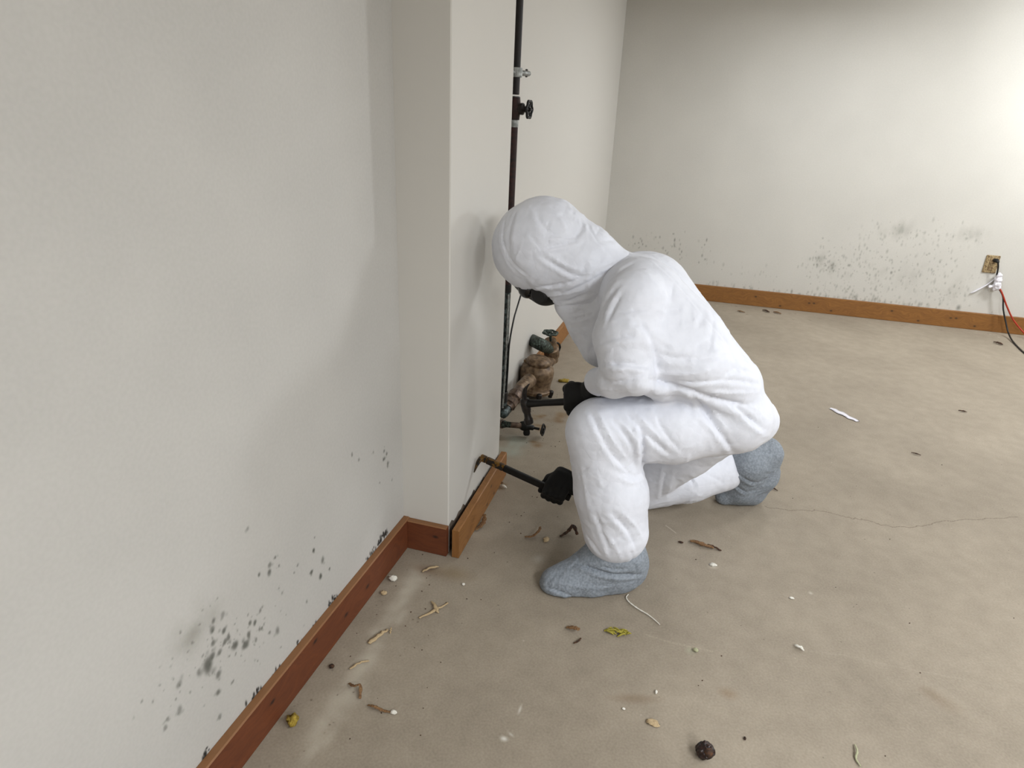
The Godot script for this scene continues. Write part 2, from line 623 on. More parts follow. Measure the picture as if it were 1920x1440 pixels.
func materials() -> void:
	var w := Color(1, 1, 1)
	mats.lamp_body = plain(Color(0.85, 0.85, 0.83), 0.5)
	mats.lamp_glow = plain(Color(0.9, 0.9, 0.9), 0.6)
	mats.lamp_glow.emission_enabled = true
	mats.lamp_glow.emission = Color(0.97, 0.985, 1.0)
	mats.lamp_glow.emission_energy_multiplier = 1.0
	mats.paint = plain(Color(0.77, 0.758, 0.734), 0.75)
	mats.paint_left_dimmed = plain(Color(0.712, 0.703, 0.685), 0.7)  # same paint, darkened so the left wall looks less lit than the pilaster
	mats.wood_red = wood(Color(0.44, 0.235, 0.115), Color(0.31, 0.15, 0.07), 3, 0.65)
	mats.wood_pale = wood(Color(0.60, 0.42, 0.22), Color(0.44, 0.28, 0.13), 9)
	mats.wood_back = wood(Color(0.56, 0.38, 0.16), Color(0.42, 0.26, 0.09), 15)
	mats.tyvek = mottled("white nonwoven fabric", [Color(0.835, 0.845, 0.88), Color(0.86, 0.87, 0.905)], [0.2, 0.8], 0.6, 4.0, 31, 0.0, 0.0, 0.03, 5)
	var cr := noise(32, 0.018, 1, FastNoiseLite.TYPE_CELLULAR)
	cr.fractal_type = FastNoiseLite.FRACTAL_NONE
	cr.cellular_return_type = FastNoiseLite.RETURN_DISTANCE2_SUB
	cr.domain_warp_enabled = true
	cr.domain_warp_amplitude = 18.0
	cr.domain_warp_frequency = 0.02
	mats.tyvek.heightmap_enabled = true
	mats.tyvek.heightmap_texture = noise_tex(cr, 512)
	mats.tyvek.heightmap_scale = 0.12
	mats.glove = mottled("black knit glove", [Color(0.010, 0.010, 0.011), Color(0.02, 0.02, 0.022)], [0.3, 0.7], 0.85, 12.0, 33, 0.03)
	mats.rubber = plain(Color(0.012, 0.012, 0.013), 0.55)
	mats.skin = mottled("skin", [Color(0.60, 0.42, 0.34), Color(0.68, 0.49, 0.40)], [0.2, 0.8], 0.6, 6.0, 35)
	mats.shoe = mottled("grey blue shoe cover fabric", [Color(0.44, 0.468, 0.50), Color(0.555, 0.582, 0.615)], [0.25, 0.75], 0.75, 10.0, 37, 0.05, 0.0, 0.04, 5)
	mats.iron = mottled("dark iron pipe", [Color(0.055, 0.033, 0.028), Color(0.11, 0.065, 0.055)], [0.3, 0.75], 0.55, 7.0, 41, 0.03, 0.3)
	mats.rust = mottled("rusty pipe", [Color(0.10, 0.045, 0.035), Color(0.20, 0.09, 0.07)], [0.3, 0.75], 0.7, 7.0, 43, 0.03, 0.2)
	mats.verdigris = mottled("aged copper with green film", [Color(0.06, 0.075, 0.07), Color(0.20, 0.235, 0.235), Color(0.38, 0.44, 0.44)], [0.3, 0.55, 0.85], 0.5, 8.0, 45, 0.02, 0.35)
	mats.patina = mottled("green patina", [Color(0.045, 0.06, 0.05), Color(0.17, 0.20, 0.17), Color(0.44, 0.52, 0.48)], [0.25, 0.55, 0.9], 0.6, 12.0, 46, 0.03, 0.2)
	mats.bronze = mottled("weathered bronze", [Color(0.24, 0.18, 0.125), Color(0.41, 0.325, 0.24), Color(0.55, 0.47, 0.37)], [0.2, 0.5, 0.9], 0.48, 6.0, 47, 0.03, 0.35)
	mats.brass = mottled("dull brass", [Color(0.24, 0.18, 0.14), Color(0.46, 0.38, 0.32)], [0.3, 0.8], 0.42, 9.0, 49, 0.02, 0.4)
	mats.grey_metal = mottled("grey zinc", [Color(0.45, 0.46, 0.45), Color(0.66, 0.67, 0.66)], [0.3, 0.7], 0.5, 9.0, 51, 0.01, 0.4)
	mats.black_metal = mottled("black steel", [Color(0.016, 0.015, 0.014), Color(0.05, 0.045, 0.04)], [0.3, 0.8], 0.5, 10.0, 53, 0.01, 0.3)
	mats.brown_metal = mottled("brown steel", [Color(0.06, 0.04, 0.03), Color(0.14, 0.10, 0.075)], [0.3, 0.8], 0.5, 12.0, 54, 0.01, 0.3)
	mats.worn_yellow = mottled("worn yellow paint on black steel", [Color(0.02, 0.017, 0.012), Color(0.035, 0.028, 0.018), Color(0.40, 0.27, 0.05), Color(0.50, 0.36, 0.08)], [0.0, 0.52, 0.56, 1.0], 0.5, 6.0, 55, 0.01, 0.1)
	mats.cable = plain(Color(0.014, 0.014, 0.015), 0.5)
	mats.orange_cable = plain(Color(0.62, 0.17, 0.06), 0.5)
	mats.plate = mottled("beige plastic with brown smudges", [Color(0.33, 0.235, 0.15), Color(0.58, 0.50, 0.36), Color(0.66, 0.585, 0.43)], [0.2, 0.45, 0.9], 0.5, 14.0, 57)
	mats.socket = mottled("smudged beige plastic", [Color(0.40, 0.30, 0.20), Color(0.60, 0.52, 0.38)], [0.25, 0.6], 0.5, 10.0, 58)
	mats.dirty_shaded = mottled("bare dirty plaster", [Color(0.20, 0.165, 0.135), Color(0.38, 0.33, 0.28)], [0.25, 0.75], 0.9, 8.0, 59)  # dirt tone, with the shadow behind the loose board mixed in
	mats.film = plain(Color(0.86, 0.85, 0.88), 0.25)
	mats.chip_pale = mottled("pale split wood", [Color(0.60, 0.51, 0.38), Color(0.76, 0.68, 0.54)], [0.2, 0.8], 0.8, 20.0, 61, 0.03, 0.0, 0.03, 4, Vector3(1, 4, 4))
	mats.chip_dark = mottled("brown bark", [Color(0.10, 0.06, 0.035), Color(0.34, 0.21, 0.11)], [0.3, 0.8], 0.85, 20.0, 63, 0.04)
	mats.dead_leaf = mottled("dry leaf", [Color(0.34, 0.23, 0.135), Color(0.56, 0.43, 0.28)], [0.3, 0.8], 0.8, 30.0, 65, 0.03)
	mats.flake = mottled("chalky white flake", [Color(0.76, 0.74, 0.69), Color(0.88, 0.87, 0.84)], [0.3, 0.8], 0.8, 25.0, 67, 0.03)
	mats.foam = mottled("yellow foam", [Color(0.46, 0.37, 0.10), Color(0.66, 0.57, 0.22)], [0.3, 0.7], 0.9, 40.0, 69, 0.1)
	mats.straw = mottled("yellow green fibre", [Color(0.50, 0.46, 0.14), Color(0.66, 0.62, 0.26)], [0.3, 0.7], 0.85, 40.0, 71, 0.05)
	mats.straw_grey = plain(Color(0.62, 0.62, 0.50), 0.8)
	mats.visor = plain(Color(0.02, 0.021, 0.023), 0.15)
	mats.nut = mottled("dark brown lump", [Color(0.05, 0.014, 0.008), Color(0.20, 0.075, 0.04)], [0.3, 0.8], 0.4, 30.0, 73, 0.05)

func wood(light: Color, dark: Color, sd: int, edge := 0.0) -> StandardMaterial3D:
	# long grain runs along u
	var n := noise(sd, 1.0, 3)
	var n2 := noise(sd + 1, 1.0, 2)
	var im := Image.create_empty(512, 64, false, Image.FORMAT_RGB8)
	for y in 64:
		for x in 512:
			var g := n.get_noise_2d(x * 0.012, y * 0.22 + n2.get_noise_2d(x * 0.01, y * 0.02) * 4.0) * 0.5 + 0.5
			var f := n2.get_noise_2d(x * 0.06, y * 0.9) * 0.5 + 0.5
			var c := dark.lerp(light, clampf(g * 0.75 + f * 0.35, 0.0, 1.0))
			if y < 10: c = c.lerp(Color(0.56, 0.42, 0.27), edge)
			im.set_pixel(x, y, c)
	var rng := RandomNumberGenerator.new()
	rng.seed = sd
	for i in 5:
		var kx := rng.randf_range(20, 490)
		var ky := rng.randf_range(20, 56)
		spot(im, kx, ky, 10, 4.0, dark.lerp(light, 0.35), 0.8)
		spot(im, kx, ky, 4.5, 2.2, dark.darkened(0.55), 0.9)
	var m := mat_from(im, 0.6)
	return m

# ------------------------------------------------------------------ the room shell
func room() -> void:
	# floor: beige worn concrete, mapped in metres from (-0.9, -5.6) over 5.12 m
	var F := func(p: Vector3) -> Vector2: return Vector2((p.x + 0.9) / 5.12 * 2048.0, (p.z + 5.6) / 5.12 * 2048.0)
	var im := base_image(2048, 2048, [
		[noise(101, 0.0035, 5), 0.035, Color(1, 0.98, 0.92)],
		[noise(102, 0.03, 4), 0.022, Color(1, 0.97, 0.9)],
		[noise(103, 0.35, 2), 0.035, Color(1, 1, 1)],
	], Color(0.555, 0.513, 0.452))
	var rng := RandomNumberGenerator.new()
	rng.seed = 5
	var put := func(p: Vector3, rx: float, rz: float, col: Color, st: float, ang := 0.0, soft := 1.0) -> void:
		var q: Vector2 = F.call(p)
		spot(im, q.x, q.y, rx * 400.0, rz * 400.0, col, st, soft, ang)
	var line := func(pts: Array, w: float, col: Color, st: float, jit := 0.0) -> void:
		for i in pts.size() - 1:
			var n := int((pts[i + 1] - pts[i]).length() * 400.0 * 1.5) + 1
			for k in n:
				var p: Vector3 = pts[i].lerp(pts[i + 1], float(k) / n)
				put.call(p + Vector3(rng.randf_range(-jit, jit), 0, rng.randf_range(-jit, jit)), w, w, col, st)
	var dust := Color(0.74, 0.71, 0.65)
	# plaster dust swept along the foot of the wall
	for k in 70:
		var p: Vector3 = (Vector3(-0.6686, 0.0000, -0.8738)).lerp(Vector3(-0.6904, 0.0000, -1.5113), k / 69.0)
		put.call(p + Vector3(rng.randf_range(-0.025, 0.025), 0, rng.randf_range(-0.02, 0.02)), rng.randf_range(0.008, 0.03), rng.randf_range(0.01, 0.045), dust, rng.randf_range(0.05, 0.34))
	for k in 26:
		put.call(Vector3(-0.6644, 0.0000, -2.4071) + Vector3(rng.randf_range(-0.05, 0.05), 0, rng.randf_range(-0.09, 0.09)), rng.randf_range(0.012, 0.04), rng.randf_range(0.015, 0.05), Color(0.62, 0.645, 0.60), rng.randf_range(0.08, 0.35))
	# rust coloured blotches under the meter and elsewhere
	for p in [Vector3(-0.6332, 0.0000, -2.7490), Vector3(-0.5570, 0.0000, -2.7601), Vector3(-0.5992, 0.0000, -2.6370), Vector3(-0.5304, 0.0000, -2.8165), Vector3(-0.5880, 0.0000, -2.4801), Vector3(-0.6112, 0.0000, -2.0855)]:
		for k in 4:
			put.call(p + Vector3(rng.randf_range(-0.03, 0.03), 0, rng.randf_range(-0.03, 0.03)), rng.randf_range(0.008, 0.03), rng.randf_range(0.006, 0.02), Color(0.42, 0.28, 0.13), rng.randf_range(0.15, 0.5))
	put.call(Vector3(0.7427, 0.0000, -1.4812), 0.035, 0.022, Color(0.42, 0.34, 0.26), 0.22, 0.6)
	put.call(Vector3(0.7204, 0.0000, -1.5012), 0.022, 0.015, Color(0.42, 0.34, 0.26), 0.22, 0.6)
	put.call(Vector3(0.0012, 0.0000, -1.2385), 0.05, 0.012, Color(0.42, 0.33, 0.24), 0.35, -0.3)
	put.call(Vector3(0.2230, 0.0000, -1.3312), 0.02, 0.015, Color(0.44, 0.33, 0.22), 0.3)
	put.call(Vector3(-0.6770, 0.0000, -1.5216), 0.05, 0.02, Color(0.36, 0.26, 0.18), 0.4)
	put.call(Vector3(-0.5924, 0.0000, -1.5328), 0.05, 0.03, Color(0.46, 0.38, 0.26), 0.4)
	put.call(Vector3(-0.3603, -0.0000, -1.6923), 0.02, 0.022, Color(0.66, 0.64, 0.60), 0.45)
	put.call(Vector3(0.0582, 0.0000, -2.2137), 0.02, 0.015, Color(0.68, 0.65, 0.58), 0.4)
	put.call(Vector3(0.1824, 0.0000, -1.8471), 0.012, 0.010, Color(0.74, 0.71, 0.65), 0.8)
	put.call(Vector3(0.4725, 0.0000, -1.8145), 0.006, 0.006, Color(0.74, 0.71, 0.65), 0.7)
	put.call(Vector3(0.1274, 0.0000, -1.4474), 0.012, 0.012, Color(0.62, 0.62, 0.53), 0.6)
	put.call(Vector3(-0.2580, 0.0000, -1.1174), 0.003, 0.012, Color(0.76, 0.74, 0.70), 0.8)
	put.call(Vector3(-0.2707, 0.0000, -1.0292), 0.008, 0.006, Color(0.80, 0.79, 0.76), 0.9)
	put.call(Vector3(-0.2589, 0.0000, -1.0449), 0.008, 0.003, Color(0.76, 0.74, 0.70), 0.6, 0.5)
	# hairline crack running right from the rear foot, with a paler worn lip
	var crack := [Vector3(0.3631, 0.0000, -2.2880), Vector3(0.4509, 0.0000, -2.2974), Vector3(0.5517, 0.0000, -2.3310), Vector3(0.6285, 0.0000, -2.3252), Vector3(0.6788, -0.0000, -2.3215), Vector3(0.7249, 0.0000, -2.3274), Vector3(0.7699, 0.0000, -2.3113), Vector3(0.8382, 0.0000, -2.3185), Vector3(0.9137, 0.0000, -2.3569), Vector3(0.9829, 0.0000, -2.4078), Vector3(1.0647, 0.0000, -2.4490), Vector3(1.1674, 0.0000, -2.4980), Vector3(1.3132, 0.0000, -2.5708)]
	line.call(crack, 0.028, Color(0.66, 0.625, 0.57), 0.012, 0.03)
	var rough := []
	for i in crack.size() - 1:
		for k in 6: rough.append(crack[i].lerp(crack[i + 1], k / 6.0) + Vector3(rng.randf_range(-0.004, 0.004), 0, rng.randf_range(-0.006, 0.006)))
	line.call(rough, 0.0013, Color(0.30, 0.24, 0.19), 0.5, 0.0014)
	# scratches
	line.call([Vector3(0.4142, 0.0000, -1.5489), Vector3(0.5247, 0.0000, -1.5689), Vector3(0.6560, 0.0000, -1.5710), Vector3(0.7977, 0.0000, -1.5819), Vector3(0.9080, 0.0000, -1.5831)], 0.0020, Color(0.70, 0.66, 0.60), 0.12, 0.003)
	line.call([Vector3(0.0180, 0.0000, -2.0314), Vector3(0.0377, 0.0000, -2.0144), Vector3(0.0572, 0.0000, -1.9944)], 0.0018, Color(0.72, 0.68, 0.62), 0.7, 0.001)
	line.call([Vector3(0.0041, 0.0000, -1.4667), Vector3(0.0771, 0.0000, -1.4606), Vector3(0.1899, 0.0000, -1.4650)], 0.002, Color(0.70, 0.66, 0.58), 0.25, 0.003)
	for k in 260:
		var p := Vector3(rng.randf_range(-0.8, 2.2), 0, rng.randf_range(-4.2, -0.6))
		var s := rng.randf_range(0.0009, 0.0022)
		put.call(p, s, s, Color(0.20, 0.17, 0.13) if rng.randf() < 0.7 else Color(0.78, 0.74, 0.68), rng.randf_range(0.3, 0.75), 0.0, 2.0)
	for k in 60:
		var p := Vector3(rng.randf_range(0.0, 3.0), 0, BACK + 0.05 + absf(rng.randfn(0, 0.12)))
		put.call(p, rng.randf_range(0.003, 0.012), rng.randf_range(0.002, 0.006), Color(0.30, 0.24, 0.18) if rng.randf() < 0.7 else Color(0.8, 0.77, 0.72), 0.5)
	for k in 22:
		var p := Vector3(rng.randf_range(-0.77, -0.6), 0, rng.randf_range(-1.55, -0.8))
		put.call(p, rng.randf_range(0.0015, 0.003), rng.randf_range(0.0015, 0.003), Color(0.26, 0.21, 0.16), rng.randf_range(0.2, 0.6), 0.0, 2.0)
	var fm := mat_from(im, 0.82)
	var s := begin()
	var x0 := -0.95; var x1 := RIGHT + 0.15; var z0 := BACK - 0.15; var z1 := FRONT + 0.15
	var uv := func(x: float, z: float) -> Vector2: return Vector2((x + 0.9) / 5.12, (z + 5.6) / 5.12)
	slab(s, Vector3(x0, -0.15, z0), Vector3(x1, 0.0, z1), func(p: Vector3) -> Vector2: return uv.call(p.x, p.z))
	struct("floor", done(s), fm, "worn beige concrete floor with a hairline crack")
	s = begin()
	slab(s, Vector3(x0, CEIL, z0), Vector3(x1, CEIL + 0.15, z1), func(p: Vector3) -> Vector2: return Vector2(p.x, p.z))
	struct("ceiling", done(s), plain(Color(0.84, 0.83, 0.80), 0.85), "white painted ceiling")
	# left wall with mould; image over z from -1.7 to 0.35, y from 0 to 2.05 (1000 px per 2 m)
	im = base_image(1024, 1024, [[noise(121, 0.006, 4), 0.012, Color(1, 0.98, 0.94)], [noise(122, 0.2, 2), 0.012, Color(1, 1, 1)]], Color(0.712, 0.703, 0.685))  # base tone carries the weaker light on this wall, same paint otherwise
	var L := func(p: Vector3) -> Vector2: return Vector2((p.z + 1.7) * 500.0, (2.048 - p.y) * 500.0)
	var mould := Color(0.22, 0.225, 0.20)
	var sp := func(p: Vector3, r: float, st: float, tall := 1.0) -> void:
		var q: Vector2 = L.call(p)
		spot(im, q.x, q.y, r * 370.0 * rng.randf_range(0.8, 1.1), r * 400.0 * rng.randf_range(0.8, 1.3), mould, st * 0.8, 1.7)
		for j in 3:
			spot(im, q.x + rng.randfn(0, r * 350.0), q.y + rng.randfn(0, r * 350.0), r * 220.0, r * 220.0, mould, st * 0.3, 1.3)
	for e in [[Vector3(-0.8000, 0.3151, -1.1273), 7, .85], [Vector3(-0.8000, 0.2626, -1.1611), 9, .6], [Vector3(-0.8000, 0.2620, -1.1111), 8, .9], [Vector3(-0.8000, 0.2226, -1.1464), 8, .85], [Vector3(-0.8000, 0.2166, -1.1880), 5, .8], [Vector3(-0.8000, 0.3942, -0.9871), 6, .55], [Vector3(-0.8000, 0.3874, -0.9671), 8, .5], [Vector3(-0.8000, 0.3708, -0.9626), 8, .6], [Vector3(-0.8000, 0.3901, -0.9311), 6, .55], [Vector3(-0.8000, 0.3191, -1.0609), 5, .5],
			[Vector3(-0.8000, 0.5153, -0.9142), 6, .4], [Vector3(-0.8000, 0.3466, -1.1360), 4, .4], [Vector3(-0.8000, 0.3648, -0.9961), 4, .5], [Vector3(-0.8000, 0.3789, -0.8168), 9, .4], [Vector3(-0.8000, 0.2877, -0.8999), 7, .7], [Vector3(-0.8000, 0.2983, -0.8859), 6, .7], [Vector3(-0.8000, 0.3023, -0.9203), 6, .55], [Vector3(-0.8000, 0.3840, -0.7907), 7, .5], [Vector3(-0.8000, 0.3693, -0.7850), 8, .6], [Vector3(-0.8000, 0.3419, -0.8131), 9, .75], [Vector3(-0.8000, 0.3375, -0.7820), 8, .6], [Vector3(-0.8000, 0.3149, -0.8113), 8, .55],
			[Vector3(-0.8000, 0.2828, -0.8360), 11, .75], [Vector3(-0.8000, 0.2590, -0.8636), 13, .8], [Vector3(-0.8000, 0.2747, -0.8767), 8, .7], [Vector3(-0.8000, 0.2558, -0.9182), 6, .65], [Vector3(-0.8000, 0.2078, -0.9661), 10, .45], [Vector3(-0.8000, 0.2236, -0.9412), 6, .4], [Vector3(-0.8000, 0.2428, -0.8960), 6, .5], [Vector3(-0.8000, 0.3034, -0.7608), 17, .85], [Vector3(-0.8000, 0.3123, -0.7743), 11, .6], [Vector3(-0.8000, 0.3048, -0.7940), 9, .5], [Vector3(-0.8000, 0.3159, -0.8209), 8, .55], [Vector3(-0.8000, 0.2578, -0.7823), 10, .55], [Vector3(-0.8000, 0.2186, -0.7735), 9, .6],
			[Vector3(-0.8000, 0.3087, -0.7360), 8, .4], [Vector3(-0.8000, 0.3241, -0.6902), 10, .4], [Vector3(-0.8000, 0.2720, -0.6810), 9, .45], [Vector3(-0.8000, 0.1598, -0.7673), 7, .5], [Vector3(-0.8000, 0.2790, -0.6528), 6, .5], [Vector3(-0.8000, 0.2665, -0.6451), 7, .45], [Vector3(-0.8000, 0.2046, -0.8155), 5, .4], [Vector3(-0.8000, 0.3844, -1.5192), 7, .55], [Vector3(-0.8000, 0.4010, -1.5035), 7, .5], [Vector3(-0.8000, 0.4287, -1.4408), 5, .4], [Vector3(-0.8000, 0.4771, -1.3278), 6, .55], [Vector3(-0.8000, 0.4457, -1.3613), 6, .4], [Vector3(-0.8000, 0.3756, -1.5050), 7, .6], [Vector3(-0.8000, 0.3500, -1.5238), 8, .6], [Vector3(-0.8000, 0.3756, -1.4983), 6, .6],
			[Vector3(-0.8000, 0.3396, -1.5231), 5, .5], [Vector3(-0.8000, 0.3141, -1.4706), 5, .35], [Vector3(-0.8000, 0.2806, -1.5475), 5, .35], [Vector3(-0.8000, 0.2893, -0.9965), 6, .25], [Vector3(-0.8000, 0.1962, -1.0816), 5, .4], [Vector3(-0.8000, 0.2588, -0.9113), 5, .4]]:
		sp.call(e[0], e[1] * 0.001, e[2])
	for k in 26:   # broad grey-brown smear left of the spots
		var q: Vector3 = (Vector3(-0.8000, 0.4023, -0.6983)).lerp(Vector3(-0.8000, 0.3968, -0.7756), rng.randf()) + Vector3(0, rng.randfn(0, 0.018), rng.randfn(0, 0.02))
		var t: Vector2 = L.call(q)
		spot(im, t.x, t.y, rng.randf_range(4, 12), rng.randf_range(5, 14), Color(0.45, 0.44, 0.39), rng.randf_range(0.02, 0.07), 1.0)
	for k in 90:
		var q: Vector3 = (Vector3(-0.8000, 0.3551, -0.6887)).lerp(Vector3(-0.8000, 0.2337, -0.9314), rng.randf()) + Vector3(0, rng.randfn(0, 0.05), rng.randfn(0, 0.05))
		sp.call(q, rng.randf_range(0.002, 0.004), rng.randf_range(0.15, 0.4))
	# black growth creeping up from behind the baseboard
	for e in [[Vector3(-0.8000, 0.1230, -1.4911), 24], [Vector3(-0.8000, 0.1230, -1.4565), 22], [Vector3(-0.8000, 0.1148, -1.4156), 10], [Vector3(-0.8000, 0.1088, -1.3891), 7], [Vector3(-0.8000, 0.1100, -1.1991), 16], [Vector3(-0.8000, 0.1083, -1.1752), 8], [Vector3(-0.8000, 0.1054, -0.8769), 14], [Vector3(-0.8000, 0.1034, -0.8637), 8], [Vector3(-0.8000, 0.1066, -0.9505), 6], [Vector3(-0.8000, 0.1087, -1.0357), 5], [Vector3(-0.8000, 0.1076, -0.7162), 8], [Vector3(-0.8000, 0.1097, -1.1054), 4]]:
		for k in e[1]:
			var q: Vector2 = L.call(e[0])
			spot(im, q.x + rng.randfn(0, 4.0), q.y + 4.0 - absf(rng.randfn(0, 5.0)), rng.randf_range(0.7, 1.6), rng.randf_range(1.0, 4.0), Color(0.035, 0.035, 0.032), 0.85, 1.3)
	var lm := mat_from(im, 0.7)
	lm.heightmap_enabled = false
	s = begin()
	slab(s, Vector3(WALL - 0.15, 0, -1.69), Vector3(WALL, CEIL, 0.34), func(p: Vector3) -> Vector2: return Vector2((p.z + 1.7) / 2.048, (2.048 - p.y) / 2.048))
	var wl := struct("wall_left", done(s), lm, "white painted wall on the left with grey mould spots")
	lm.texture_repeat = false
	s = begin()
	slab(s, Vector3(WALL - 0.15, 0, BACK - 0.15), Vector3(WALL, CEIL, -1.69), func(p: Vector3) -> Vector2: return Vector2(p.z, p.y))
	struct("wall_left", done(s), mats.paint, "white painted wall beyond the pilaster behind the pipes")
	s = begin()
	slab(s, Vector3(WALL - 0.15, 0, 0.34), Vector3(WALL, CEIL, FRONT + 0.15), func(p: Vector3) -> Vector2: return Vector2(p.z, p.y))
	struct("wall_left", done(s), mats.paint_left_dimmed, "white painted wall on the left beside the viewer")
	# back wall with mould, X from -0.9 to 4.22, y from 0 to 2.2
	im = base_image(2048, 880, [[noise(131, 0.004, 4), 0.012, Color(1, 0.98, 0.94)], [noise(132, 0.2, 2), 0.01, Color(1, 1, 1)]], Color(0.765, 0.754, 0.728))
	var Bk := func(p: Vector3) -> Vector2: return Vector2((p.x + 0.9) * 400.0, (2.2 - p.y) * 400.0)
	var bs := func(p: Vector3, r: float, st: float, c := Color(0.30, 0.30, 0.27)) -> void:
		var q: Vector2 = Bk.call(p)
		spot(im, q.x, q.y, r * 310.0 * rng.randf_range(0.6, 1.0), r * 310.0 * rng.randf_range(0.8, 2.0), c, st * 0.72, 1.0)
	for cl in [[Vector3(0.8609, 0.2305, -5.5200), Vector3(2.0101, 0.2319, -5.5200), 260, 0.10, 0.35], [Vector3(0.8576, 0.4410, -5.5200), Vector3(1.8451, 0.4556, -5.5200), 200, 0.07, 0.4], [Vector3(1.0841, 0.6244, -5.5200), Vector3(1.8947, 0.6553, -5.5200), 110, 0.05, 0.3], [Vector3(0.7936, 0.3722, -5.5200), Vector3(0.9919, 0.3499, -5.5200), 40, 0.03, 0.5], [Vector3(-0.5943, 0.4592, -5.5200), Vector3(0.1066, 0.3699, -5.5200), 55, 0.06, 0.55], [Vector3(0.1611, 0.2882, -5.5200), Vector3(0.6976, 0.2562, -5.5200), 22, 0.05, 0.25]]:
		for k in cl[2]:
			var p: Vector3 = cl[0].lerp(cl[1], rng.randf()) + Vector3(rng.randfn(0, 0.05), rng.randfn(0, cl[3]), 0)
			bs.call(p, rng.randf_range(0.004, 0.011), rng.randf_range(0.1, 1.0) * cl[4])
	for e in [[Vector3(1.3814, 0.6811, -5.5200), 40, 0.06, 0.02], [Vector3(1.8493, 0.6973, -5.5200), 40, 0.055, 0.025], [Vector3(0.8831, 0.4102, -5.5200), 16, 0.03, 0.02], [Vector3(0.9951, 0.3711, -5.5200), 12, 0.02, 0.015], [Vector3(1.8575, 0.2760, -5.5200), 30, 0.05, 0.05], [Vector3(1.4462, 0.3342, -5.5200), 30, 0.14, 0.07]]:
		for k in e[1]:
			bs.call(e[0] + Vector3(rng.randfn(0, e[2]), rng.randfn(0, e[3]), 0), rng.randf_range(0.012, 0.035), 0.04, Color(0.36, 0.36, 0.32))
	for k in 120:   # along the top of the back baseboard
		var p := Vector3(rng.randf_range(0.05, 1.75), 0.128 + absf(rng.randfn(0, 0.018)), BACK)
		bs.call(p, rng.randf_range(0.005, 0.014), rng.randf_range(0.08, 0.4))
	bs.call(Vector3(1.9154, 0.1510, -5.5200), 0.018, 0.7)
	for e in [[Vector3(-0.2251, 0.4695, -5.5200), 10], [Vector3(0.0255, 0.4915, -5.5200), 9], [Vector3(-0.4785, 0.4122, -5.5200), 8], [Vector3(-0.1573, 0.3800, -5.5200), 8], [Vector3(0.0359, 0.3371, -5.5200), 8]]:
		bs.call(e[0], e[1] * 0.001, 0.7)
	var bm := mat_from(im, 0.7)
	s = begin()
	slab(s, Vector3(WALL, 0, BACK - 0.15), Vector3(RIGHT + 0.15, CEIL, BACK), func(p: Vector3) -> Vector2: return Vector2((p.x + 0.9) / 5.12, (2.2 - p.y) / 2.2))
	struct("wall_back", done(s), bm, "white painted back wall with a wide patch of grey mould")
	s = begin()
	slab(s, Vector3(RIGHT, 0, BACK), Vector3(RIGHT + 0.15, CEIL, FRONT), func(p: Vector3) -> Vector2: return Vector2(p.z, p.y))
	struct("wall_right", done(s), mats.paint, "white painted wall on the right")
	s = begin()
	slab(s, Vector3(WALL, 0, FRONT), Vector3(RIGHT + 0.15, CEIL, FRONT + 0.15), func(p: Vector3) -> Vector2: return Vector2(p.x, p.y))
	struct("wall_front", done(s), mats.paint, "white painted wall behind the viewer")
	# the pilaster that juts from the left wall, its edges slightly rounded
	s = begin()
	bevel_box(s, Transform3D(Basis(), Vector3((WALL - 0.02 + PILLAR) * 0.5, CEIL * 0.5 - 0.001, (PILLAR_Z - 2.15) * 0.5)), Vector3(PILLAR - WALL + 0.02, CEIL + 0.002, 2.15 + PILLAR_Z), 0.003)
	var pil := struct("wall_pilaster", done(s), mats.paint, "white boxed pilaster jutting from the left wall")
	# bare dirty strip the board used to cover, with its shadow put into the colour
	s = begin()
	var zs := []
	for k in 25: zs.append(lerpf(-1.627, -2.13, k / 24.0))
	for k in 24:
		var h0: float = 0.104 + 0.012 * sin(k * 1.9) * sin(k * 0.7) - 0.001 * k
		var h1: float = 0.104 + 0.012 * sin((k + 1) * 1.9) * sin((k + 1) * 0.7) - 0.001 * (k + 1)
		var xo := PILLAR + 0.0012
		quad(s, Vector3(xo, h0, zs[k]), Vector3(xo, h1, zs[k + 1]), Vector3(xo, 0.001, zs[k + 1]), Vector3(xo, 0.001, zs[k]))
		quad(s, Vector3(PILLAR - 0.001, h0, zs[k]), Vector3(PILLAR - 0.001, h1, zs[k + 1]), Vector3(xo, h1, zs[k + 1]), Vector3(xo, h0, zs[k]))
	obj("unpainted_shaded_strip", done(s), mats.dirty_shaded, pil)

func slab(s: SurfaceTool, lo: Vector3, hi: Vector3, uv: Callable) -> void:
	var v := [lo, hi]
	for f in [[0, 0], [0, 1], [1, 0], [1, 1], [2, 0], [2, 1]]:
		var ax: int = f[0]
		var u := (ax + 1) % 3
		var w := (ax + 2) % 3
		var q := []
		for k in [[0, 0], [1, 0], [1, 1], [0, 1]]:
			var p := Vector3.ZERO
			p[ax] = v[f[1]][ax]; p[u] = v[k[0]][u]; p[w] = v[k[1]][w]
			q.append(p)
		if f[1] == 1: q.reverse()
		s.set_smooth_group(-1)
		quad(s, q[0], q[1], q[2], q[3], uv.call(q[0]), uv.call(q[1]), uv.call(q[2]), uv.call(q[3]))

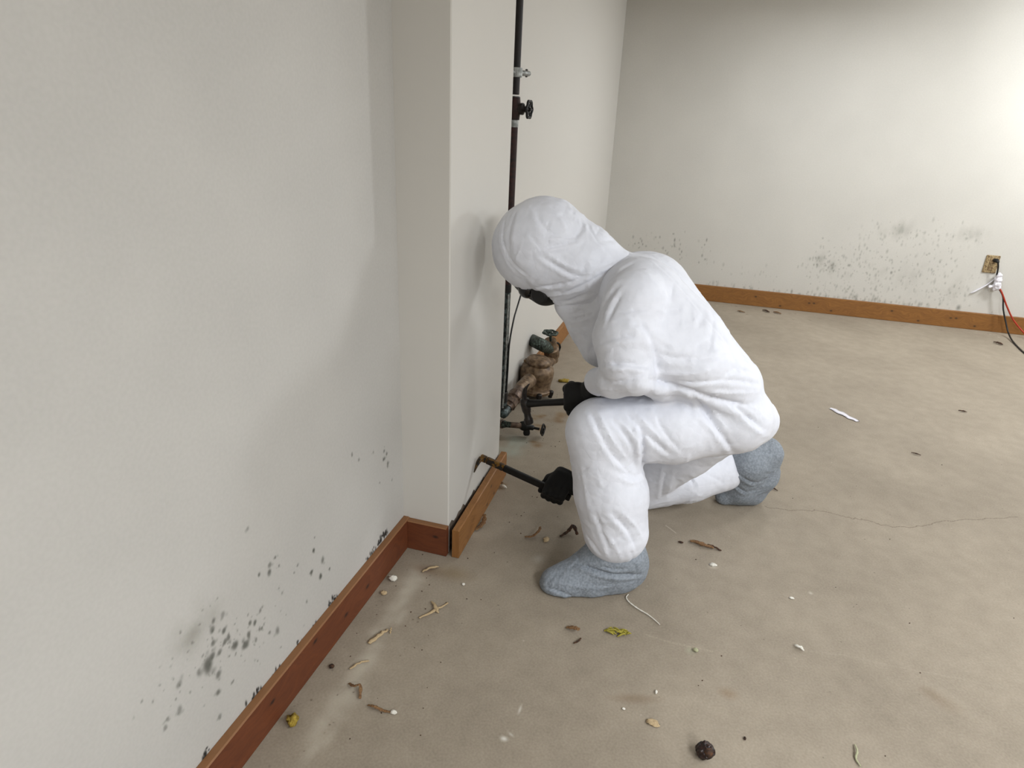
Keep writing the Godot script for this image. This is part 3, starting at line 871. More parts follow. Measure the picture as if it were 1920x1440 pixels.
# a length of board: chamfered bar from a to b (foot line of its front face), grain along it
func board_mesh(a: Vector3, b: Vector3, high: float, thick: float, out: Vector3, cut_a := 0.0, cut_b := 0.0, v0 := 0.0) -> ArrayMesh:
	# cut: how far the back corner of an end is pulled in (mitre) in metres
	var s := begin()
	var dir := (b - a).normalized()
	var l := (b - a).length()
	var c := 0.003
	# section: front bottom, front top (chamfered), back top, back bottom
	var prof := [Vector2(0, 0), Vector2(0, high - c), Vector2(-c, high), Vector2(-thick + c * 0.3, high), Vector2(-thick, high - c * 0.3), Vector2(-thick, 0)]
	var n := prof.size()
	var seg := maxi(2, int(l / 0.12))
	var flip := dir.cross(Vector3.UP).dot(out) < 0.0
	var P := func(t: float, j: int) -> Vector3:
		var q: Vector2 = prof[j]
		var f := -q.x / thick
		var along := lerpf(cut_a * f, l - cut_b * f, t)
		return a + dir * along + out * q.x + Vector3.UP * q.y
	for i in seg:
		for j in n:
			var j2 := (j + 1) % n
			var t0 := float(i) / seg
			var t1 := float(i + 1) / seg
			var q := [P.call(t0, j), P.call(t1, j), P.call(t1, j2), P.call(t0, j2)]
			var va := 0.22 if j == 0 else 0.02
			var vb := 0.98 if j == 0 else 0.12
			var u := [Vector2(t0 * l + v0, va), Vector2(t1 * l + v0, va), Vector2(t1 * l + v0, vb), Vector2(t0 * l + v0, vb)]
			s.set_smooth_group(-1)
			if flip: quad(s, q[0], q[1], q[2], q[3], u[0], u[1], u[2], u[3])
			else: quad(s, q[3], q[2], q[1], q[0], u[3], u[2], u[1], u[0])
	for e in 2:
		for j in range(1, n - 1):
			var tri := [P.call(e, 0), P.call(e, j), P.call(e, j + 1)]
			if (e == 0) == flip: tri.reverse()
			for k in 3:
				s.set_smooth_group(-1)
				s.set_uv(Vector2(0.3 + 0.02 * k, 0.3 + 0.1 * j)); s.add_vertex(tri[k])
	return done(s)

func trims() -> void:
	var t := 0.021
	var o := struct("baseboard_left", board_mesh(Vector3(WALL + t, 0.002, FRONT), Vector3(WALL + t, 0.002, PILLAR_Z + 0.0005), 0.106, t, Vector3.RIGHT, 0.0, 0.0), mats.wood_red, "reddish brown wooden baseboard along the left wall")
	o = struct("baseboard_pilaster", board_mesh(Vector3(WALL + t + 0.0005, 0.002, PILLAR_Z + t), Vector3(PILLAR + 0.001, 0.002, PILLAR_Z + t), 0.104, t - 0.0005, Vector3.BACK, 0.0, 0.0, 0.4), mats.wood_red, "short reddish brown baseboard across the front of the pilaster")
	o = struct("baseboard_back", board_mesh(Vector3(WALL + 0.025, 0.002, BACK + 0.022), Vector3(RIGHT, 0.002, BACK + 0.022), 0.126, 0.0215, Vector3.BACK), mats.wood_back, "light brown wooden baseboard along the back wall")
	o = struct("baseboard_far", board_mesh(Vector3(WALL + 0.022, 0.002, -3.05), Vector3(WALL + 0.022, 0.002, BACK), 0.112, 0.0215, Vector3.RIGHT, 0.0, 0.0, 0.3), mats.wood_pale, "pale brown baseboard on the left wall behind the water meter")

# ------------------------------------------------------------------ pipes, meter, valves
func handwheel(t: Node3D, at: Vector3, axis: Vector3, r: float, m: Material, lobes := 5) -> void:
	var s := begin()
	tube(s, ring_points(at, axis, r, 40, 0.10, lobes), PackedFloat32Array([r * 0.17]), 8, 1.0, false)
	var b := frame_of(axis)
	for k in lobes:
		var a := TAU * k / lobes
		tube(s, PackedVector3Array([at - axis * r * 0.1, at + (b.x * cos(a) + b.y * sin(a)) * r * 1.0]), PackedFloat32Array([r * 0.15, r * 0.12]), 6)
	lathe(s, at - axis * r * 0.25, axis, PackedVector2Array([Vector2(0, 0), Vector2(r * 0.25, 0), Vector2(r * 0.25, r * 0.5), Vector2(0, r * 0.5)]), 10)
	obj("handwheel", done(s), m, t)

func union_prof(r: float, l: float) -> PackedVector2Array:
	return PackedVector2Array([Vector2(0, 0), Vector2(r * 0.78, 0), Vector2(r * 0.8, l * 0.2), Vector2(r, l * 0.25), Vector2(r, l * 0.6), Vector2(r * 0.82, l * 0.65), Vector2(r * 0.78, l), Vector2(0, l)])

func plumbing() -> void:
	var px := -0.752
	var top := Vector3(px, CEIL, -2.55)
	var foot := Vector3(px, 0.10, -2.53)
	var P := func(y: float) -> Vector3: return foot.lerp(top, (y - foot.y) / (top.y - foot.y))
	var t := thing("riser_pipe", "dark brown iron water pipe rising up the wall beyond the pilaster", "pipe", Vector3(px, 1.0, -2.54))
	obj("upper_pipe", rod(P.call(CEIL), P.call(1.40), 0.0142), mats.iron, t)
	obj("coupling", rod(P.call(1.395), P.call(1.375), 0.0172), mats.grey_metal, t)
	obj("lower_pipe", rod(P.call(1.31), P.call(0.66), 0.0142), mats.rust, t)
	obj("solder_joint", rod(P.call(1.315), P.call(1.285), 0.0152), mats.grey_metal, t)
	obj("coupling", rod(P.call(0.68), P.call(0.645), 0.0168), mats.black_metal, t)
	obj("copper_section", rod(P.call(0.65), P.call(0.14), 0.0150), mats.verdigris, t)
	t = thing("gate_valve", "brown gate valve with black handwheel on the dark riser pipe", "valve", P.call(1.345))
	obj("valve_body", lathe_mesh(P.call(1.392), Vector3.DOWN, PackedVector2Array([Vector2(0, 0), Vector2(0.018, 0), Vector2(0.02, 0.018), Vector2(0.024, 0.03), Vector2(0.024, 0.05), Vector2(0.02, 0.062), Vector2(0.018, 0.08), Vector2(0, 0.08)]), 16), mats.rust, t)
	var vp: Vector3 = P.call(1.352)
	var ax := Vector3(0.99, -0.03, 0.10).normalized()
	obj("bonnet", lathe_mesh(vp, ax, PackedVector2Array([Vector2(0.018, 0), Vector2(0.018, 0.022), Vector2(0.021, 0.024), Vector2(0.021, 0.034), Vector2(0.011, 0.038), Vector2(0.010, 0.05), Vector2(0.004, 0.052), Vector2(0.004, 0.066), Vector2(0, 0.066)]), 12), mats.brown_metal, t)
	handwheel(t, vp + ax * 0.058, ax, 0.029, mats.black_metal, 6)
	t = thing("pipe_clamp", "grey two-eared pipe clamp holding the riser above the gate valve", "clamp", P.call(1.475))
	var cp: Vector3 = P.call(1.475)
	obj("ring", lathe_mesh(cp - Vector3(0, 0.016, 0), Vector3.UP, PackedVector2Array([Vector2(0.0143, 0), Vector2(0.021, 0), Vector2(0.022, 0.005), Vector2(0.022, 0.028), Vector2(0.021, 0.032), Vector2(0.0143, 0.032)]), 16), mats.grey_metal, t)
	for sg in [-1, 1]:
		var ear := begin()
		var dd: Vector3 = Vector3(0.36, 0.02, -0.93) * sg
		tube(ear, PackedVector3Array([cp + dd * 0.018, cp + dd * 0.045, cp + dd * 0.075, cp + dd * 0.083]), PackedFloat32Array([0.010, 0.013, 0.012, 0.006]), 10, 0.8)
		var e := obj("ear", done(ear), mats.grey_metal, t)
		obj("bolt", rod(cp + dd * 0.062 + Vector3(0, -0.013, 0), cp + dd * 0.062 + Vector3(0, 0.015, 0), 0.005, 6), mats.brown_metal, e)
	# cables beside the pipe
	var cable := [Vector3(px - 0.020, 1.40, -2.54), Vector3(px - 0.026, 1.30, -2.54), Vector3(px - 0.026, 1.20, -2.54), Vector3(px - 0.018, 1.10, -2.545), Vector3(px - 0.022, 0.95, -2.545), Vector3(px - 0.023, 0.60, -2.54), Vector3(px - 0.022, 0.45, -2.54), Vector3(px - 0.026, 0.33, -2.53), Vector3(px - 0.027, 0.14, -2.51), Vector3(px - 0.022, 0.075, -2.50)]
	tag(obj("ground_wire", tube_mesh(through(PackedVector3Array(cable)), PackedFloat32Array([0.0038]), 8), mats.cable), "thin black wire running down the left side of the riser pipe", "wire")
	var w2 := [Vector3(-0.7450, 0.6580, -2.7903), Vector3(-0.7450, 0.6064, -2.7463), Vector3(-0.7480, 0.5463, -2.6892), Vector3(-0.7400, 0.5071, -2.6099), Vector3(px + 0.019, 0.42, -2.535), Vector3(px + 0.018, 0.30, -2.53), Vector3(px + 0.016, 0.17, -2.525)]
	tag(obj("branch_wire", tube_mesh(through(PackedVector3Array(w2)), PackedFloat32Array([0.0038]), 8), mats.cable), "black wire slanting away from the copper pipe below the hood", "wire")
	var w3 := [Vector3(px + 0.010, 0.64, -2.524), Vector3(px + 0.012, 0.45, -2.517), Vector3(px + 0.011, 0.25, -2.512), Vector3(px + 0.008, 0.13, -2.508)]
	tag(obj("bare_copper_tube", tube_mesh(through(PackedVector3Array(w3)), PackedFloat32Array([0.0042]), 8), mats.grey_metal), "bare grey tube strapped to the front of the copper riser", "tube")
	# the meter and its run along the wall
	var base := Vector3(-0.7420, 0.0964, -2.5193)
	var uni := Vector3(-0.7350, 0.1136, -2.6008)
	var tail := Vector3(-0.7220, 0.1510, -2.7081)
	var mc := Vector3(-0.7120, 0.1209, -2.9830)
	t = thing("water_meter", "bronze water meter with bolted flange on the pipe along the wall", "water meter", mc)
	var s := begin()
	tube(s, through(PackedVector3Array([P.call(0.17), P.call(0.115), base + Vector3(0, 0.0, 0.0), base.lerp(uni, 0.6)]), 5), PackedFloat32Array([0.021]), 14)
	obj("elbow_fitting", done(s), mats.verdigris, t)
	obj("packing_wrap", rod(P.call(0.20), P.call(0.15), 0.022), mats.rubber, t)
	obj("union_nut", lathe_mesh(base.lerp(uni, 0.5), uni - base, union_prof(0.031, (uni - base).length() * 1.3), 8), mats.brass, t)
	obj("tail_piece", lathe_mesh(uni.lerp(tail, 0.1), tail - uni, union_prof(0.034, (tail - uni).length() * 0.85), 20), mats.brass, t)
	obj("inlet_neck", tube_mesh(PackedVector3Array([uni.lerp(tail, 0.6), tail, tail.lerp(mc, 0.55)]), PackedFloat32Array([0.024, 0.028, 0.036]), 16), mats.bronze, t)
	var up := Vector3(0.10, 1.0, 0.0).normalized()
	var b0 := mc - up * 0.088
	var body := obj("meter_body", lathe_mesh(b0, up, PackedVector2Array([Vector2(0, 0), Vector2(0.074, 0), Vector2(0.086, 0.004), Vector2(0.086, 0.018), Vector2(0.079, 0.022), Vector2(0.080, 0.05), Vector2(0.085, 0.085), Vector2(0.086, 0.115), Vector2(0.080, 0.135), Vector2(0.062, 0.150), Vector2(0, 0.152)]), 36), mats.bronze, t)
	for k in 6:
		var a := TAU * k / 6 + 0.55
		var q := b0 + frame_of(up).x * cos(a) * 0.088 + frame_of(up).y * sin(a) * 0.088
		obj("flange_bolt", lathe_mesh(q - up * 0.016, up, PackedVector2Array([Vector2(0, 0), Vector2(0.011, 0), Vector2(0.012, 0.014), Vector2(0.015, 0.016), Vector2(0.015, 0.034), Vector2(0.010, 0.038), Vector2(0, 0.038)]), 6), mats.brown_metal, body)
	s = begin()
	lathe(s, b0 + up * 0.150, up, PackedVector2Array([Vector2(0, 0), Vector2(0.060, 0), Vector2(0.064, 0.006), Vector2(0.062, 0.020), Vector2(0.054, 0.030), Vector2(0.030, 0.035), Vector2(0, 0.036)]), 28)
	bevel_box(s, Transform3D(Basis(), b0 + up * 0.158 + Vector3(-0.062, 0, 0)), Vector3(0.025, 0.016, 0.03), 0.003)
	obj("register_lid", done(s), mats.bronze, t)
	# outlet neck up to the stop valve
	var v0 := Vector3(-0.6950, 0.1194, -3.2639)
	var vb := Vector3(-0.7000, 0.1817, -3.2301)
	obj("outlet_neck", tube_mesh(through(PackedVector3Array([mc + Vector3(0.01, 0.01, -0.06), mc.lerp(v0, 0.7), v0])), PackedFloat32Array([0.034, 0.030]), 16), mats.bronze, t)
	t = thing("stop_valve", "green tarnished stop valve with a scalloped handwheel behind the water meter", "valve", vb)
	var wx := Vector3(-0.7000, 0.2866, -3.1891)
	obj("valve_body", lathe_mesh(v0 - Vector3(0, 0.012, 0), vb - v0 + Vector3(0, 0.02, 0), union_prof(0.042, (vb - v0).length() + 0.07), 18), mats.bronze, t)
	var vd := (wx - vb).normalized()
	obj("bonnet", lathe_mesh(vb + vd * 0.02, vd, PackedVector2Array([Vector2(0.026, 0), Vector2(0.026, 0.014), Vector2(0.018, 0.02), Vector2(0.018, 0.034), Vector2(0.007, 0.036), Vector2(0.007, (wx - vb).length() - 0.02), Vector2(0, (wx - vb).length() - 0.02)]), 14), mats.patina, t)
	handwheel(t, wx, Vector3(0.05, 1, 0.05).normalized(), 0.036, mats.patina, 6)
	var el := Vector3(-0.7350, 0.2443, -3.1093)
	var ew := Vector3(-0.8000, 0.2270, -3.2055)
	obj("wall_elbow", tube_mesh(through(PackedVector3Array([vb + Vector3(0, 0.0, 0), vb.lerp(el, 0.6), el, ew]), 5), PackedFloat32Array([0.028, 0.028, 0.030, 0.030, 0.033]), 14), mats.patina, t)
	obj("side_loop", tube_mesh(through(PackedVector3Array([Vector3(-0.6900, 0.2195, -3.2394), Vector3(-0.6700, 0.2063, -3.2715), Vector3(-0.6650, 0.1775, -3.2978), Vector3(-0.6700, 0.1555, -3.2872)])), PackedFloat32Array([0.006]), 8), mats.black_metal, t)
	# drain valve near the floor
	var d0 := Vector3(-0.7750, 0.0362, -2.5349)
	var d1 := Vector3(-0.6900, 0.0586, -2.5006)
	var d2 := Vector3(-0.6400, 0.0510, -2.5256)
	var d3 := Vector3(-0.5920, 0.0512, -2.5209)
	t = thing("drain_valve", "blackened brass drain valve low at the wall below the hammer", "valve", d2)
	obj("supply_tail", lathe_mesh(d0 - (d1 - d0) * 0.3, d1 - d0, union_prof(0.017, (d1 - d0).length() * 1.3), 12), mats.patina, t)
	obj("hex_nut", lathe_mesh(d0.lerp(d1, 0.2), d1 - d0, union_prof(0.021, 0.03), 6), mats.brass, t)
	obj("nipple", rod(d1 - (d2 - d1) * 0.2, d2, 0.013), mats.brass, t)
	obj("valve_body", lathe_mesh(d2 - (d3 - d2) * 0.5, d3 - d2, PackedVector2Array([Vector2(0, 0), Vector2(0.017, 0), Vector2(0.022, 0.012), Vector2(0.024, 0.03), Vector2(0.02, 0.04), Vector2(0.013, 0.045), Vector2(0.012, 0.062), Vector2(0.006, 0.066), Vector2(0.006, 0.09), Vector2(0, 0.09)]), 14), mats.black_metal, t)
	var kn := d2 + Vector3(0.008, -0.012, 0.006)
	obj("spout", lathe_mesh(kn, Vector3(0.1, -1, 0.15), PackedVector2Array([Vector2(0, 0), Vector2(0.014, 0), Vector2(0.016, 0.016), Vector2(0.013, 0.026), Vector2(0, 0.026)]), 12), mats.black_metal, t)
	handwheel(t, Vector3(-0.5620, 0.0399, -2.5402), (d3 - d2).normalized(), 0.024, mats.black_metal, 4)

# ------------------------------------------------------------------ outlet on the back wall
func outlet() -> void:
	var z := BACK
	var c := Vector3(2.0345, 0.4940, -5.5200)
	var t := thing("outlet_plate", "small beige outlet plate with brown smudges on the back wall", "outlet", c)
	var s := begin()
	bevel_box(s, Transform3D(Basis(), c + Vector3(0, 0, 0.005)), Vector3(0.088, 0.128, 0.010), 0.004)
	obj("cover", done(s), mats.plate, t)
	for sg in [-1, 1]:
		s = begin()
		bevel_box(s, Transform3D(Basis(), c + Vector3(0, sg * 0.027, 0.0115)), Vector3(0.032, 0.034, 0.004), 0.0015)
		obj("socket", done(s), mats.socket, t)
	var plug := c + Vector3(0.010, 0.030, 0.014)
	t = thing("black_power_cord", "black power cord hanging from the outlet plate and curving over the floor", "cord", plug)
	s = begin()
	tube(s, PackedVector3Array([plug, plug + Vector3(0.006, 0.002, 0.02), plug + Vector3(0.014, -0.008, 0.036)]), PackedFloat32Array([0.014, 0.015, 0.008]), 10)
	obj("plug", done(s), mats.rubber, t)
	var wrap := Vector3(2.0919, 0.3692, -5.4850)
	obj("flex", tube_mesh(through(PackedVector3Array([plug + Vector3(0.012, -0.006, 0.034), plug + Vector3(0.026, -0.05, 0.03), wrap, Vector3(2.1528, 0.2799, -5.4700), Vector3(2.1777, 0.1862, -5.4550), Vector3(2.2119, 0.0957, -5.4300), Vector3(2.2302, 0.0307, -5.3800), Vector3(2.2109, 0.0000, -5.2046) + Vector3(0, 0.006, 0), Vector3(2.1865, -0.0000, -4.9244) + Vector3(0, 0.006, 0), Vector3(2.2275, 0.0000, -4.7524) + Vector3(0, 0.006, 0)])), PackedFloat32Array([0.0055]), 8), mats.cable, t)
	tag(obj("orange_power_cord", tube_mesh(through(PackedVector3Array([wrap + Vector3(0.012, -0.02, 0.0), Vector3(2.1366, 0.3071, -5.4650), Vector3(2.1972, 0.2074, -5.4600), Vector3(2.2605, 0.1166, -5.4500), Vector3(2.3316, 0.0445, -5.4200), Vector3(2.3630, 0.0000, -5.2717) + Vector3(0, 0.006, 0), Vector3(2.4385, 0.0000, -5.0570) + Vector3(0, 0.006, 0)])), PackedFloat32Array([0.0058]), 8), mats.orange_cable), "orange power cord slanting across the baseboard below the outlet plate", "cord")
	# crumpled clear film round the cords
	var so := Soft.new()
	so.k = 0.01
	so.bone(wrap + Vector3(0.004, 0.05, 0.004), wrap + Vector3(0.006, -0.03, 0.006), 0.020, 0.026)
	so.bone(wrap + Vector3(-0.004, -0.02, 0.004), wrap + Vector3(-0.03, -0.03, 0.004), 0.014, 0.012)
	so.noise = noise(77, 30.0, 2)
	so.noise_amp = 0.012
	var f := thing("plastic_wrap", "crumpled white plastic wrap round the cords under the outlet plate", "plastic wrap", wrap)
	obj("bundle", so.mesh(0.004), mats.film, f)
	s = begin()
	var pts := PackedVector3Array([wrap + Vector3(-0.012, 0.02, -0.02), wrap + Vector3(-0.05, -0.03, -0.026), wrap + Vector3(-0.10, -0.075, -0.028), wrap + Vector3(-0.13, -0.10, -0.028)])
	tube(s, through(pts, 4), PackedFloat32Array([0.010, 0.010, 0.011, 0.012, 0.013, 0.014, 0.016, 0.017, 0.018, 0.018, 0.016, 0.012, 0.008]), 8, 0.3)
	obj("loose_tail", done(s), mats.film, f)

# ------------------------------------------------------------------ loose board, pry bar, hammer
func board_and_tools() -> void:
	tag(obj("loose_baseboard", board_mesh(Vector3(-0.603, 0.002, -1.606), Vector3(-0.617, 0.002, -2.165), 0.102, 0.023, Vector3(0.9997, 0, -0.025), 0.0, 0.0, 0.2), mats.wood_pale), "pale brown baseboard pried loose from the side of the pilaster", "board")
	# flat pry bar: shaft from the fist to a hooked claw against the wall
	var h := RIGHT_FIST
	var corner := Vector3(-0.6220, 0.2219, -1.8792)
	var tip := Vector3(-0.6410, 0.1781, -1.8475)
	var sh := (h - corner).normalized()
	var t := thing("pry_bar", "flat black and yellow pry bar hooked at the wall above the loose board", "pry bar", corner)
	var s := begin()
	var bx := frame_of(sh)
	var wide := (Vector3.UP - sh * sh.dot(Vector3.UP)).normalized()
	var bs := Basis(wide.cross(sh), wide, sh)
	var mid := corner + sh * 0.10
	bevel_box(s, Transform3D(bs, corner + sh * 0.048), Vector3(0.012, 0.027, 0.066), 0.003)
	obj("neck", done(s), mats.worn_yellow, t)
	s = begin()
	bevel_box(s, Transform3D(bs, corner + sh * 0.205), Vector3(0.013, 0.025, 0.25), 0.003)
	obj("shaft", done(s), mats.black_metal, t)
	s = begin()
	# the hook: a square heel, then a thin blade bent down to the wall
	bevel_box(s, Transform3D(bs, corner + sh * 0.004), Vector3(0.014, 0.026, 0.026), 0.004)
	var blade := tip - corner
	var pts := PackedVector3Array([corner - sh * 0.004, corner + blade * 0.3 - sh * 0.006, corner + blade * 0.62 - sh * 0.004, tip])
	tube(s, through(pts, 4), PackedFloat32Array([0.011, 0.011, 0.0105, 0.010, 0.0095, 0.009, 0.008, 0.007, 0.006, 0.005, 0.004, 0.003, 0.002]), 10, 0.6)
	obj("claw", done(s), mats.worn_yellow, t)
	# hammer in the other fist
	var hh := LEFT_FIST
	var hd := Vector3(-0.4652, 0.4779, -1.8200)
	var hx := (hd - hh).normalized()
	t = thing("hammer", "dark hammer held level in front of the knee", "hammer", hd)
	s = begin()
	tube(s, PackedVector3Array([hd + hx * 0.008, hd - hx * 0.02, hd - hx * 0.06, hd.lerp(hh, 0.8), hh, hh - hx * 0.05, hh - hx * 0.058]), PackedFloat32Array([0.014, 0.0125, 0.0105, 0.0115, 0.0135, 0.0135, 0.010]), 14)
	obj("handle", done(s), mats.black_metal, t)
	s = begin()
	var hu := (Vector3(-0.4586, 0.5193, -1.8200) - Vector3(-0.4684, 0.4025, -1.8200)).normalized()
	hu = (hu - hx * hu.dot(hx)).normalized()
	lathe(s, hd - hu * 0.068, hu, PackedVector2Array([Vector2(0, 0), Vector2(0.0125, 0), Vector2(0.0145, 0.003), Vector2(0.0145, 0.016), Vector2(0.0115, 0.022), Vector2(0.011, 0.036), Vector2(0.0145, 0.046), Vector2(0.0155, 0.068), Vector2(0.0145, 0.084), Vector2(0.0, 0.088)]), 16)
	obj("head", done(s), mats.brown_metal, t)
	for sg in [-1, 1]:
		s = begin()
		var sd: Vector3 = hx.cross(hu).normalized() * sg
		tube(s, through(PackedVector3Array([hd + hu * 0.012 + sd * 0.005, hd + hu * 0.03 + sd * 0.006 - hx * 0.002, hd + hu * 0.05 + sd * 0.009 - hx * 0.010, hd + hu * 0.062 + sd * 0.012 - hx * 0.022]), 4), PackedFloat32Array([0.010, 0.010, 0.009, 0.009, 0.008, 0.008, 0.007, 0.006, 0.006, 0.005, 0.004, 0.003, 0.002]), 8, 0.7)
		obj("claw", done(s), mats.brown_metal, t)

const RIGHT_FIST := Vector3(-0.3602, 0.1426, -1.8850)
const LEFT_FIST := Vector3(-0.2881, 0.5244, -1.8000)

# ------------------------------------------------------------------ the worker
# fist round a bar: axis points from the heel of the hand towards the tool's head (thumb side), back is from the bar to the wrist side
func fist(so: Soft, at: Vector3, axis: Vector3, back: Vector3, thick := 1.0) -> void:
	axis = axis.normalized()
	back = (back - axis * back.dot(axis)).normalized()
	var side := axis.cross(back)
	var ring := func(s: float, deg: float, r: float) -> Vector3:
		return at + axis * s + (back * cos(deg_to_rad(deg)) + side * sin(deg_to_rad(deg))) * r
	var lens := [0.97, 1.05, 1.0, 0.86]
	for i in 4:   # index to little finger
		var s := 0.030 - i * 0.0195
		var r: float = 0.0255 * lens[i]
		var p := [ring.call(s, -58, 0.034), ring.call(s, -100, r + 0.010), ring.call(s, -160, r + 0.004), ring.call(s - 0.002, -222, r), ring.call(s - 0.003, -262, r - 0.001)]
		var rad := [0.0105, 0.0098, 0.0092, 0.0085, 0.0072]
		for j in 4: so.bone(p[j], p[j + 1], rad[j] * thick, rad[j + 1] * thick)
		# back of the hand from each knuckle to the wrist
		so.bone(p[0], ring.call(s * 0.55 - 0.004, -8, 0.062), 0.0115 * thick, 0.015 * thick)
		so.bone(ring.call(s * 0.9, -20, 0.034), ring.call(s * 0.5 - 0.004, 6, 0.068), 0.013 * thick, 0.016 * thick)
	# thumb leaves the side of the palm and closes over the bar beside the index finger
	var th := [ring.call(0.012, 22, 0.058), ring.call(0.036, 48, 0.040), ring.call(0.046, 92, 0.0265), ring.call(0.047, 150, 0.0245)]
	var tr := [0.016, 0.0135, 0.0105, 0.0085]
	for j in 3: so.bone(th[j], th[j + 1], tr[j] * thick, tr[j + 1] * thick)

func worker() -> void:
	var who := thing("person", "person in white hooded coverall kneeling on one knee with tools in both hands", "person", Vector3(-0.05, 0, -1.9))
	var suit_bones := [
		[Vector4(-0.1260, 0.1875, -1.6600, 0.0987), Vector4(-0.1514, 0.3063, -1.6650, 0.1064), Vector4(-0.2054, 0.4864, -1.6800, 0.0965)],
		[Vector4(-0.2030, 0.4936, -1.6800, 0.0978), Vector4(-0.0088, 0.5103, -1.7500, 0.1043), Vector4(0.1536, 0.5304, -1.8000, 0.0888)],
		[Vector4(0.1669, 0.4673, -1.9900, 0.0979), Vector4(0.0533, 0.2961, -2.0500, 0.0868), Vector4(-0.1017, 0.0942, -2.1300, 0.0922)],
		[Vector4(-0.1014, 0.0819, -2.1400, 0.0987), Vector4(0.0705, 0.1308, -2.1900, 0.0999), Vector4(0.1835, 0.1567, -2.2350, 0.0863)],
		[Vector4(0.1652, 0.5493, -1.8000, 0.1005), Vector4(0.1947, 0.4728, -1.9800, 0.1004)],
		[Vector4(0.1248, 0.6188, -1.8000, 0.0997), Vector4(-0.0271, 0.7413, -1.7900, 0.1347), Vector4(-0.1285, 0.8549, -1.7800, 0.1151)],
		[Vector4(0.1270, 0.5747, -1.9600, 0.1149), Vector4(-0.0439, 0.6936, -1.9700, 0.1516), Vector4(-0.1414, 0.8276, -1.9700, 0.1366)],
		[Vector4(-0.1524, 0.8718, -1.7800, 0.1062), Vector4(-0.1804, 0.8371, -1.9900, 0.1152)],
		[Vector4(-0.2265, 0.7998, -1.8800, 0.1047), Vector4(-0.2111, 0.7079, -1.8600, 0.0830)],
		[Vector4(-0.3410, 0.8019, -1.8700, 0.0545), Vector4(-0.2976, 0.7508, -1.8700, 0.0611), Vector4(-0.2466, 0.6927, -1.8500, 0.0673)],
		[Vector4(-0.3467, 0.8128, -1.8700, 0.0576), Vector4(-0.2665, 0.8172, -1.8700, 0.0822)],
		[Vector4(-0.1498, 0.8771, -1.6900, 0.0872), Vector4(-0.1567, 0.7863, -1.6450, 0.0842), Vector4(-0.1529, 0.7342, -1.6150, 0.0698)],
		[Vector4(-0.1414, 0.7232, -1.6000, 0.0582), Vector4(-0.1160, 0.7039, -1.5900, 0.0455)],
		[Vector4(-0.1158, 0.7025, -1.5900, 0.0455), Vector4(-0.1756, 0.6748, -1.6200, 0.0455), Vector4(-0.2244, 0.6398, -1.6900, 0.0419)],
		[Vector4(-0.0995, 0.6880, -1.6200, 0.0365), Vector4(-0.0458, 0.6526, -1.7000, 0.0497)],
		[Vector4(-0.0895, 0.7591, -1.7200, 0.1075), Vector4(0.0237, 0.7073, -1.7250, 0.0898), Vector4(0.1245, 0.6556, -1.7800, 0.0742)],
		[Vector4(0.1929, 0.5350, -1.8600, 0.0814), Vector4(0.2286, 0.5293, -1.8400, 0.0587)],
		[Vector4(-0.2185, 0.7997, -2.0600, 0.0944), Vector4(-0.2063, 0.5628, -2.0900, 0.0814)],
		[Vector4(-0.2063, 0.5628, -2.0900, 0.0814), Vector4(-0.2122, 0.3007, -2.0000, 0.0694), Vector4(-0.2350, 0.1774, -1.9300, 0.0581)],
		[Vector4(-0.2097, 0.8663, -1.8800, 0.1031), Vector4(-0.3007, 0.9122, -1.8800, 0.0940)]
	]
	var hood_bones := [
		[Vector4(-0.4754, 0.9602, -1.8800, 0.1334), Vector4(-0.4473, 0.9706, -1.8700, 0.1383)],
		[Vector4(-0.4473, 0.9706, -1.8700, 0.1368), Vector4(-0.3401, 0.9306, -1.8700, 0.1156), Vector4(-0.2466, 0.8898, -1.8700, 0.0995)],
		[Vector4(-0.3720, 0.8669, -1.8700, 0.0794), Vector4(-0.3038, 0.8774, -1.8700, 0.0848)]
	]
	var so := Soft.new()
	so.k = 0.020
	for c in suit_bones: so.chain(c)
	so.crease([Vector3(-0.359, 0.770, -1.822), Vector3(-0.331, 0.776, -1.810), Vector3(-0.300, 0.789, -1.799), Vector3(-0.274, 0.802, -1.785)], [Vector3(-0.42, -0.42, 0.81), Vector3(-0.28, -0.13, 0.95), Vector3(-0.34, -0.19, 0.92), Vector3(-0.36, -0.13, 0.92)], 0.0060, 0.0054)
	so.crease([Vector3(-0.348, 0.747, -1.825), Vector3(-0.327, 0.747, -1.811), Vector3(-0.303, 0.743, -1.802), Vector3(-0.283, 0.732, -1.795), Vector3(-0.267, 0.722, -1.788)], [Vector3(-0.65, -0.24, 0.72), Vector3(-0.41, -0.11, 0.91), Vector3(-0.31, 0.03, 0.95), Vector3(-0.31, 0.08, 0.95), Vector3(-0.34, 0.11, 0.93)], 0.0060, 0.0072)
	so.crease([Vector3(-0.278, 0.848, -1.787), Vector3(-0.292, 0.814, -1.792), Vector3(-0.306, 0.778, -1.803)], [Vector3(-0.43, -0.03, 0.90), Vector3(-0.43, 0.04, 0.90), Vector3(-0.28, -0.13, 0.95)], 0.0050, 0.0063)
	so.crease([Vector3(-0.172, 0.970, -1.742), Vector3(-0.197, 0.953, -1.721)], [Vector3(-0.21, 0.92, 0.34), Vector3(-0.50, 0.84, 0.21)], 0.0060, 0.0072)
	so.crease([Vector3(-0.357, 0.781, -1.817), Vector3(-0.333, 0.792, -1.808), Vector3(-0.300, 0.809, -1.795), Vector3(-0.275, 0.826, -1.785)], [Vector3(-0.30, -0.35, 0.89), Vector3(-0.22, -0.13, 0.97), Vector3(-0.42, -0.03, 0.91), Vector3(-0.42, 0.07, 0.90)], 0.0060, 0.0063)
